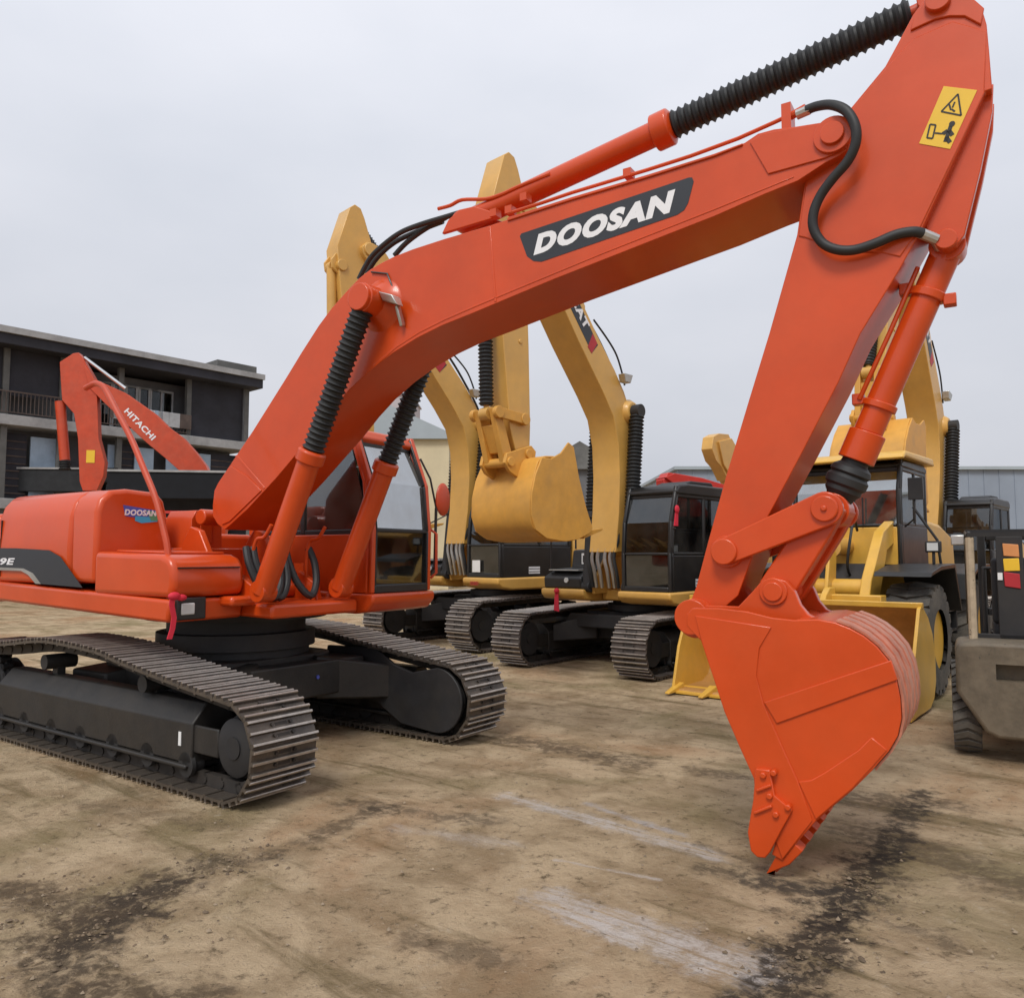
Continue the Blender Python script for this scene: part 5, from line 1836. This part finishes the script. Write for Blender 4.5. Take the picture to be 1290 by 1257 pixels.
def wheel_loader():
    root = thing('wheel_loader', 'yellow wheel loader with its wide bucket lowered to the dirt behind the orange bucket', 'wheel loader', LF)
    prof = [(0, .02), (-.5, .02), (-.85, .03), (-1.05, .12), (-1.17, .32), (-1.18, .62), (-1.08, .90), (-.88, 1.12), (-.60, 1.28)]
    cen = Vector((-.45, .65))
    b = MB()
    inn = []
    for x, z in prof:
        v = Vector((x, z))
        inn.append(tuple(v + (cen - v).normalized() * .045))
    b.prism(prof + inn[::-1], -1.48, 1.48, 'y', BUCKIN)
    bo = b.build('bucket', BUCKIN, root)
    for y in (-1.52, 1.481):
        s = MB().prism(prof + [(-.50, 1.24), (-.16, .62), (.02, .06)], y, y + .04)
        s.build('side_plate', LYEL, bo, bevel=.006)
    e = MB()
    e.prism([(-.64, 1.24), (-.56, 1.24), (-.55, 1.31), (-.64, 1.31)], -1.53, 1.53)
    e.build('rim_strip', LYEL, bo, bevel=.01)
    e = MB().prism([(.06, .005), (.06, .03), (-.30, .068), (-.30, .022)], -1.52, 1.52)
    e.build('cutting_edge', LYEL, bo)
    for i in range(7):
        y = -1.47 + i * .49
        t = MB()
        t.hexa([(-.15, y - .055, .03), (-.15, y + .055, .03), (-.15, y + .055, .13), (-.15, y - .055, .13)], [(.24, y - .035, .012), (.24, y + .035, .012), (.24, y + .03, .035), (.24, y - .03, .035)])
        t.build('bucket_tooth', LYEL, bo, bevel=.008)
    # lift arms with brackets behind the bucket
    for y in (-.62, .62):
        a = MB()
        a.prism([(-1.16, .42), (-1.25, .38), (-1.75, 1.05), (-2.35, 1.95), (-2.95, 2.12), (-3.0, 2.30), (-2.85, 2.42), (-2.2, 2.22), (-1.55, 1.55), (-1.12, .75)], y - .07, y + .07)
        a.cyl((-2.9, y - .1, 2.27), (-2.9, y + .1, 2.27), .09, n=18)
        a.build('lift_arm', LYEL, root, bevel=.015)
    m = MB()
    m.cyl((-1.7, -.62, 1.42), (-1.7, .62, 1.42), .13, n=20)
    for y in (-.13, .10):
        m.prism([(-1.2, .6), (-1.3, 1.1), (-1.55, 1.95), (-1.72, 2.02), (-1.82, 1.9), (-1.75, 1.4), (-1.5, .8)], y, y + .05)
    m.build('bell_crank', LYEL, root, bevel=.012)
    k = MB()
    k.prism([(-.62, 1.10), (-1.15, .8), (-1.28, 1.0), (-1.2, 1.50), (-1.0, 1.52), (-.80, 1.36)], -.42, -.30)
    k.prism([(-.62, 1.10), (-1.15, .8), (-1.28, 1.0), (-1.15, 1.45), (-.95, 1.45), (-.80, 1.36)], .25, .33)
    k.box(-1.25, -1.0, -.95, .95, .95, 1.36)
    k.build('bucket_bracket', LYEL, root, bevel=.012)
    c = MB()
    c.cyl((-2.75, 0, 2.02), (-2.05, 0, 2.0), .13, n=22)
    c.cyl((-2.1, 0, 2.0), (-2.0, 0, 2.0), .155, n=22)
    co = c.build('tilt_cylinder', YEL, root)
    MB().cyl((-2.0, 0, 2.0), (-1.7, 0, 1.94), .06).build('piston_rod', CHROME, co)
    hs = MB()
    for y, z in ((.24, .05), (-.22, 0)):
        hs.tube(smoothline([Vector((-2.5, y, 2.2 + z)), Vector((-2.2, y + .05, 2.35 + z)), Vector((-1.95, y + .06, 2.1)), Vector((-2.0, y, 1.7)), Vector((-2.3, y, 1.5))], 5), .020, 8)
    hs.build('hose', RUB, root)
    f = MB()
    f.prism([(-1.35, .55), (-2.9, .55), (-2.9, 1.72), (-2.3, 1.76), (-1.7, 1.2)], -.42, .42)
    f.cyl((-1.95, -1.0, .76), (-1.95, 1.0, .76), .16, n=20)
    f.build('front_frame', BLKM, root, bevel=.02)
    # rear frame, hood
    r = MB()
    r.box(-6.4, -3.0, -.5, .5, .60, 1.2)
    r.cyl((-4.9, -1.0, .76), (-4.9, 1.0, .76), .16, n=20)
    r.build('rear_frame', BLKM, root, bevel=.02)
    h = MB()
    h.prism([(-4.35, 1.15), (-6.5, 1.0), (-6.75, 1.3), (-6.6, 2.2), (-5.6, 2.42), (-4.35, 2.48)], -.72, .72)
    h.build('engine_hood', LYEL, root, bevel=.06, seg=3)
    cab = cabin(root, -4.3, [(-2.72, 1.72), (-2.70, 2.33), (-2.72, 2.85), (-2.84, 3.30)], -.80, .80, 1.72, 2.33, 3.30, BLK, GLST, GLST, BLK, BLK, low_front_glass=False)
    k = MB()
    k.prism([(-.74, 1.74), (.74, 1.74), (.74, 2.30), (-.74, 2.30)], -2.74, -2.71, 'x')
    k.build('front_panel', LYEL, cab, bevel=.01)
    k = MB()
    k.prism([(-4.4, 3.32), (-2.62, 3.32), (-2.50, 3.27), (-2.46, 3.31), (-2.62, 3.41), (-4.3, 3.44)], -.92, .92)
    k.build('roof', LYEL, cab, bevel=.03, seg=3)
    k = MB()
    k.tube([(-2.66, .1, 2.34), (-2.67, .12, 2.85)], .012, 6)
    k.tube([(-2.66, .28, 2.34), (-2.67, .28, 2.75)], .012, 6)
    k.build('wiper', BLK, cab)
    k = MB()
    k.tube([(-2.75, .84, 2.3), (-2.6, 1.0, 2.4), (-2.6, 1.02, 2.7)], .015, 6)
    k.box(-2.62, -2.56, .94, 1.14, 2.68, 3.0)
    k.build('mirror', BLK, cab, bevel=.01)
    st = MB()
    for z in (.75, 1.05, 1.35):
        st.box(-3.75, -3.15, .88, 1.28, z, z + .04)
    st.box(-3.78, -3.72, .85, 1.28, .7, 1.75)
    st.box(-3.18, -3.12, .85, 1.28, .7, 1.75)
    st.tube([(-3.1, 1.25, 1.5), (-2.95, 1.22, 2.1), (-3.0, .9, 2.6)], .02, 8)
    st.build('step_ladder', BLK, root)
    for s in (-1, 1):
        fe = MB()
        y0, y1 = sorted((s * .78, s * 1.48))
        fe.prism([(-1.30, 1.60), (-1.36, 1.66), (-1.9, 1.74), (-2.75, 1.76), (-3.1, 1.1), (-3.06, 1.08), (-2.72, 1.70), (-1.9, 1.68), (-1.40, 1.62)], y0, y1)
        fe.build('fender', BLK, root, bevel=.008)
        fe = MB()
        fe.prism([(-4.0, 1.2), (-4.1, 1.6), (-4.6, 1.74), (-5.4, 1.74), (-5.8, 1.3), (-5.75, 1.28), (-5.35, 1.68), (-4.6, 1.68), (-4.14, 1.56)], y0, y1)
        fe.build('fender', BLK, root, bevel=.008)
    lp = MB()
    for s in (-1, 1):
        lp = MB()
        lp.box(-2.60, -2.5, s * 1.25 - .10, s * 1.25 + .10, 1.92, 2.08)
        lp.box(-2.57, -2.53, s * 1.25 - .02, s * 1.25 + .02, 1.75, 1.93)
        lo_ = lp.build('headlight', BLKM, root, bevel=.015)
        MB().box(-2.503, -2.492, s * 1.25 - .07, s * 1.25 + .07, 1.945, 2.055).build('lens', LAMP, lo_)
    for x in (-1.95, -4.9):
        for y in (-1.14, 1.14):
            tyre(root, 'tyre', (x, y, .76), .77, .58, LYEL)
    return root


wheel_loader()


# ================================================================== FORKLIFT
GF = Frame((4.66, 7.16), 61)


def forklift():
    root = thing('forklift', 'dirty worn forklift at the right edge, rear counterweight towards us', 'forklift', GF)
    out = [(.60, 1.06), (.62, .98), (.62, .62), (.40, .27), (.30, .22), (-.30, .22), (-.40, .27), (-.62, .62), (-.62, .98), (-.60, 1.06), (-.45, 1.08), (.45, 1.08)]
    b = MB()
    b.prism(out, .0, .75, 'x')
    o = b.build('counterweight', DIRTY, root, bevel=.035, seg=3)
    cut = MB().box(-.5, .16, -.34, .30, .74, .89)
    cut.box(-.5, .10, -.14, .10, .46, .53)
    co = cut.build('cutter', BLKM, root, smooth=0)
    bl = o.modifiers.new('slots', 'BOOLEAN')
    bl.operation = 'DIFFERENCE'
    bl.object = co
    bl.solver = 'EXACT'
    bpy.context.view_layer.update()
    me = bpy.data.meshes.new_from_object(o.evaluated_get(bpy.context.evaluated_depsgraph_get()))
    o.modifiers.clear()
    o.data = me
    bpy.data.objects.remove(co)
    k = MB().box(.163, .18, -.335, .295, .745, .885)
    k.build('radiator_grille', BLKM, o)
    b = MB()
    b.prism([(.75, .35), (2.0, .35), (2.0, .55), (1.75, .62), (1.70, 1.0), (.75, 1.06)], -.52, .52)
    b.build('body', BLKM, root, bevel=.02)
    s = MB()
    s.box(.80, 1.30, -.27, .27, 1.06, 1.22)
    s.prism([(.78, 1.2), (.92, 1.2), (.84, 1.86), (.70, 1.84)], -.28, .28)
    s.build('seat', SEATM, root, bevel=.04, seg=3)
    for y in (-.46, .46):
        MB().tube([(.40, y, 1.07), (.52, y, 2.05)], .038, 10).build('guard_post', CLOTH, root)
    g = MB()
    for y in (-.46, .46):
        g.tube([(.52, y, 2.07), (1.75, y, 2.13), (2.0, y, 1.1)], .034, 10)
    for x in (.53, .75, .97, 1.19, 1.41, 1.63, 1.76):
        g.beam((x, -.48, 2.08 + (x - .5) * .05), (x, .48, 2.08 + (x - .5) * .05), .05, .04)
    g.build('overhead_guard', BLK, root)
    lm = MB().box(.56, .64, .50, .62, 1.98, 2.08)
    lo_ = lm.build('work_lamp', STEEL, root, bevel=.01)
    p = MB()
    p.box(.50, .53, .02, .24, 1.06, 2.06)
    p.box(.50, .54, -.46, .46, 1.06, 1.12)
    p.tube([(.52, -.40, 1.1), (.56, -.38, 2.06)], .03, 8)
    p.tube([(.95, .34, 1.1), (.95, .34, 1.75), (.95, -.34, 1.75), (.95, -.34, 1.1)], .022, 8)
    pn = p.build('rear_panel', BLKM, root, bevel=.01)
    for z0, z1, m, nm in ((1.86, 1.98, AMBER, 'amber_reflector'), (1.73, 1.85, STICK, 'yellow_reflector'), (1.56, 1.70, REDV, 'red_reflector')):
        q_ = MB()
        t_ = {'a': .012, 'y': -.006, 'r': .02}[nm[0]]
        q_.hexa([(.488, .05, z0), (.499, .05, z0), (.499, .18, z0 + t_), (.488, .18, z0 + t_)], [(.486, .055, z1), (.499, .055, z1), (.499, .185, z1 + t_), (.486, .185, z1 + t_)])
        q_.build(nm, m, pn, bevel=.005)
    p = MB().box(.488, .499, .195, .235, 1.64, 1.71)
    p.build('label', PAPER, pn)
    m = MB()
    for y in (-.36, .28):
        m.box(2.05, 2.17, y, y + .08, .12, 2.15)
        m.box(2.20, 2.29, y + .01, y + .07, .15, 2.1)
    for z in (.5, 1.2, 2.05):
        m.box(2.06, 2.16, -.28, .28, z, z + .08)
    m.build('mast', BLK, root, bevel=.01)
    for y in (-.30, .20):
        f = MB()
        f.prism([(2.31, .10), (2.31, .75), (2.36, .75), (2.36, .15), (3.35, .11), (3.36, .10)], y, y + .10)
        f.build('fork', STEEL, root, bevel=.004)
    for y in (-.54, .54):
        tyre(root, 'tyre', (.44, y, .335), .34, .24, DIRTY, lugs=22, rim=.5, lug_h=.03, tyre_m=TYRE)
        tyre(root, 'tyre', (1.85, y * 1.0, .36), .365, .26, DIRTY, lugs=20, rim=.5, lug_h=.03)
    st = MB()
    st.tube([(1.45, 0, 1.0), (1.30, 0, 1.42)], .025, 8)
    st.tube([(1.30 + .06 * math.sin(R(a)) * .4, .17 * math.cos(R(a)), 1.44 + .17 * math.sin(R(a)) * .6) for a in range(0, 361, 24)], .014, 6)
    st.build('steering_wheel', BLK, root)
    return root


forklift()


# ================================================================== BUILDINGS
def gallery_building():
    BF = Frame((-14.5, 43), 228.66)
    root = thing('building', 'grey weathered gallery building with balconies and a flat overhanging roof', 'building', BF)
    Lx = 26
    X = lambda u, v=540: BF.y(u, v, 0)[0]
    w = MB()
    w.box(.3, Lx, -9, -1.2, 0, 10.8)
    w.build('wall', GREYW, root)
    sl = MB()
    sl.prism([(-.4, 10.95), (Lx, 10.95), (Lx, 11.55), (-.4, 11.55)], -9.2, .9)
    ro = sl.build('roof', NET, root, bevel=.03)
    sl = MB().box(-.45, Lx, .88, 1.02, 11.42, 11.70)
    sl.build('gutter', CONCL, ro)
    pr = MB().box(-.4, 1.9, -9, .2, 11.56, 12.25)
    pr.build('parapet', CONC, ro)
    for z in (7.55, 3.9):
        s = MB().box(-.1, Lx, -2.0, .35, z, z + .45)
        s.build('floor_slab', CONCL, root, bevel=.02)
    cm = MB()
    xs = [.1, X(236), X(150), X(76), X(4)]
    for x in xs:
        c = MB().box(x - .12, x + .12, -.12, .12, 0, 10.94)
        c.build('column', CONC, root)
    # dark netting closing bays of the top gallery
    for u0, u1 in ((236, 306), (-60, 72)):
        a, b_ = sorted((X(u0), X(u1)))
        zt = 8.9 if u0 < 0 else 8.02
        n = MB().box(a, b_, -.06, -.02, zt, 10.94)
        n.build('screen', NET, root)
    # balcony railing
    for u0, u1 in ((-60, 75), (120, 236)):
        a, b_ = sorted((X(u0), X(u1)))
        r = MB()
        r.box(a, b_, .22, .27, 9.0, 9.06)
        r.box(a, b_, .22, .27, 8.1, 8.14)
        q = a
        while q < b_:
            r.box(q, q + .03, .235, .255, 8.1, 9.0)
            q += .16
        r.build('railing', BRICK, root)
    # back wall of the top gallery: windows, doors
    for u in (136, 152, 168, 184, 200, 216, 230):
        x = X(u) + .6
        f = MB()
        f.box(x - .6, x - .52, -1.195, -1.10, 8.2, 10.4)
        f.box(x + .52, x + .6, -1.195, -1.10, 8.2, 10.4)
        f.box(x - .52, x + .52, -1.195, -1.10, 10.3, 10.4)
        f.box(x - .03, x + .03, -1.195, -1.12, 8.2, 10.3)
        fo = f.build('window', WINF, root)
        MB().box(x - .52, x + .52, -1.18, -1.165, 8.2, 10.3).build('pane', GLSD, fo)
    # lower storey: pale panels between dark openings
    for u0, u1 in ((40, 78), (138, 152), (172, 196), (212, 232), (252, 268)):
        a, b_ = sorted((X(u0, 590), X(u1, 590)))
        MB().box(a, b_, -.35, -.25, 4.36, 7.2).build('panel', PANELB, root)
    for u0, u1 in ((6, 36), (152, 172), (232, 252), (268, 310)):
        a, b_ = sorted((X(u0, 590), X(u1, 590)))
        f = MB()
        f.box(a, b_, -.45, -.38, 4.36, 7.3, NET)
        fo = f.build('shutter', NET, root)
        g = MB()
        z = 4.6
        while z < 7.2:
            g.box(a, b_, -.375, -.35, z, z + .05)
            z += .33
        g.build('slat', BRICK, fo)
    e = MB().box(-.05, .28, -1.9, .1, 8.02, 10.94)
    e.build('end_wall', GREYW, root)
    # odds and ends left on the gallery
    random.seed(3)
    for k in range(9):
        x = X(140 + 11 * k) + random.uniform(-.2, .2)
        th = tag(MB().box(x - .3, x + .3, .28, .34, 8.3 + random.random() * .2, 9.05).build('laundry', random.choice((WINF, PANELB, BRICK, WHT)), None, bevel=.02),
                 'cloth hung over the upper balcony railing of the grey building', 'laundry', 'laundry on the balcony railing')
        th.location = BF.C
        th.rotation_euler = (0, 0, R(BF.deg))
    return root


gallery_building()


def shed(label, x0, x1, y0, y1, z, wallm, roofm, slope=0.0, ridge=None, name='shed', cat='shed', ribs=0):
    root = thing(name, label, cat, loc=((x0 + x1) / 2, (y0 + y1) / 2, 0))
    hx, hy = (x1 - x0) / 2, (y1 - y0) / 2
    w = MB()
    w.box(-hx, hx, -hy, hy, 0, z)
    if ribs:
        q = -hx
        while q < hx:
            w.box(q, q + .08, -hy - .05, -hy, 0, z - .02)
            q += ribs
    w.build('wall', wallm, root)
    r = MB()
    if ridge:
        r.prism([(-hx - .3, z - .1), (hx + .3, z - .1 - slope), (hx + .3, z + .15 - slope), (0, z + ridge), (-hx - .3, z + .15)], -hy - .3, hy + .3)
    else:
        r.prism([(-hx - .3, z + .002), (hx + .3, z + .002 - slope), (hx + .3, z + .25 - slope), (-hx - .3, z + .25)], -hy - .3, hy + .3)
    r.build('roof', roofm, root)
    return root


shed('long blue grey sheet metal shed across the back of the yard on the right', 13.0, 75, 62, 80, 8.6, SHEDM, SHEDR, ribs=1.2)
shed('hazy pinkish tower block far off, seen above the orange cab', -33, -19.3, 150, 165, 32.5, PINKB, PINKB, name='apartment_block', cat='building')
shed('cream rendered house with a sloping grey roof behind the orange cab', -12, -3.6, 45, 55, 8.6, CREAM, SHEDR, ridge=2.2, name='house', cat='house')
shed('grey roofed house far behind the hanging tan bucket', 2.0, 6.2, 48, 56, 7.2, GREYW, CONC, ridge=1.6, name='house', cat='house')


def low_shed(label, frame, x0, x1, z, roofm, depth=3.0, pale=False):
    root = thing('low_shed', label, 'shed', frame)
    r = MB()
    r.prism([(-depth, z - .50), (-.4, z - .50), (-.4, z - 1.05), (0, z - 1.05), (0, z), (-depth, z + (.35 if pale else .05))], x0, x1, 'y')
    r.build('roof', roofm, root, bevel=.02)
    t = MB().box(.003, .05, x0, x1, z - .06, z + .02)
    t.build('roof_edge', CONCL, root)
    w = MB().box(-depth, -depth + .1, x0 + .1, x1 - .1, 0, z - .51)
    w.build('back_wall', NET, root)
    for y in (x0 + .2, x1 - .3):
        MB().box(-.25, -.1, y, y + .14, 0, z - .56).build('post', CONC, root)
    b = MB().box(-.08, -.04, x0, x1, z - 1.60, z - 1.50)
    b.build('rail', REDP, root)
    return root


# low open sheds in front of the gallery building (heading towards us: local y runs to the right)
S1 = Frame((-14.9, 29.3), -83)
low_shed('dark flat roofed open shed right of the older orange arm', S1, -.1, 5.2, 5.05, mat('dark_roof_sheet', (.014, .015, .018), .8, var=.2, spec=.2))
S2 = Frame((-20.6, 35.2), -86)
low_shed('pale roofed low shed behind the older orange arm', S2, -1.6, 1.9, 5.78, mat('grey_roof_sheet', (.035, .037, .04), .8, var=.2, spec=.2), pale=True)
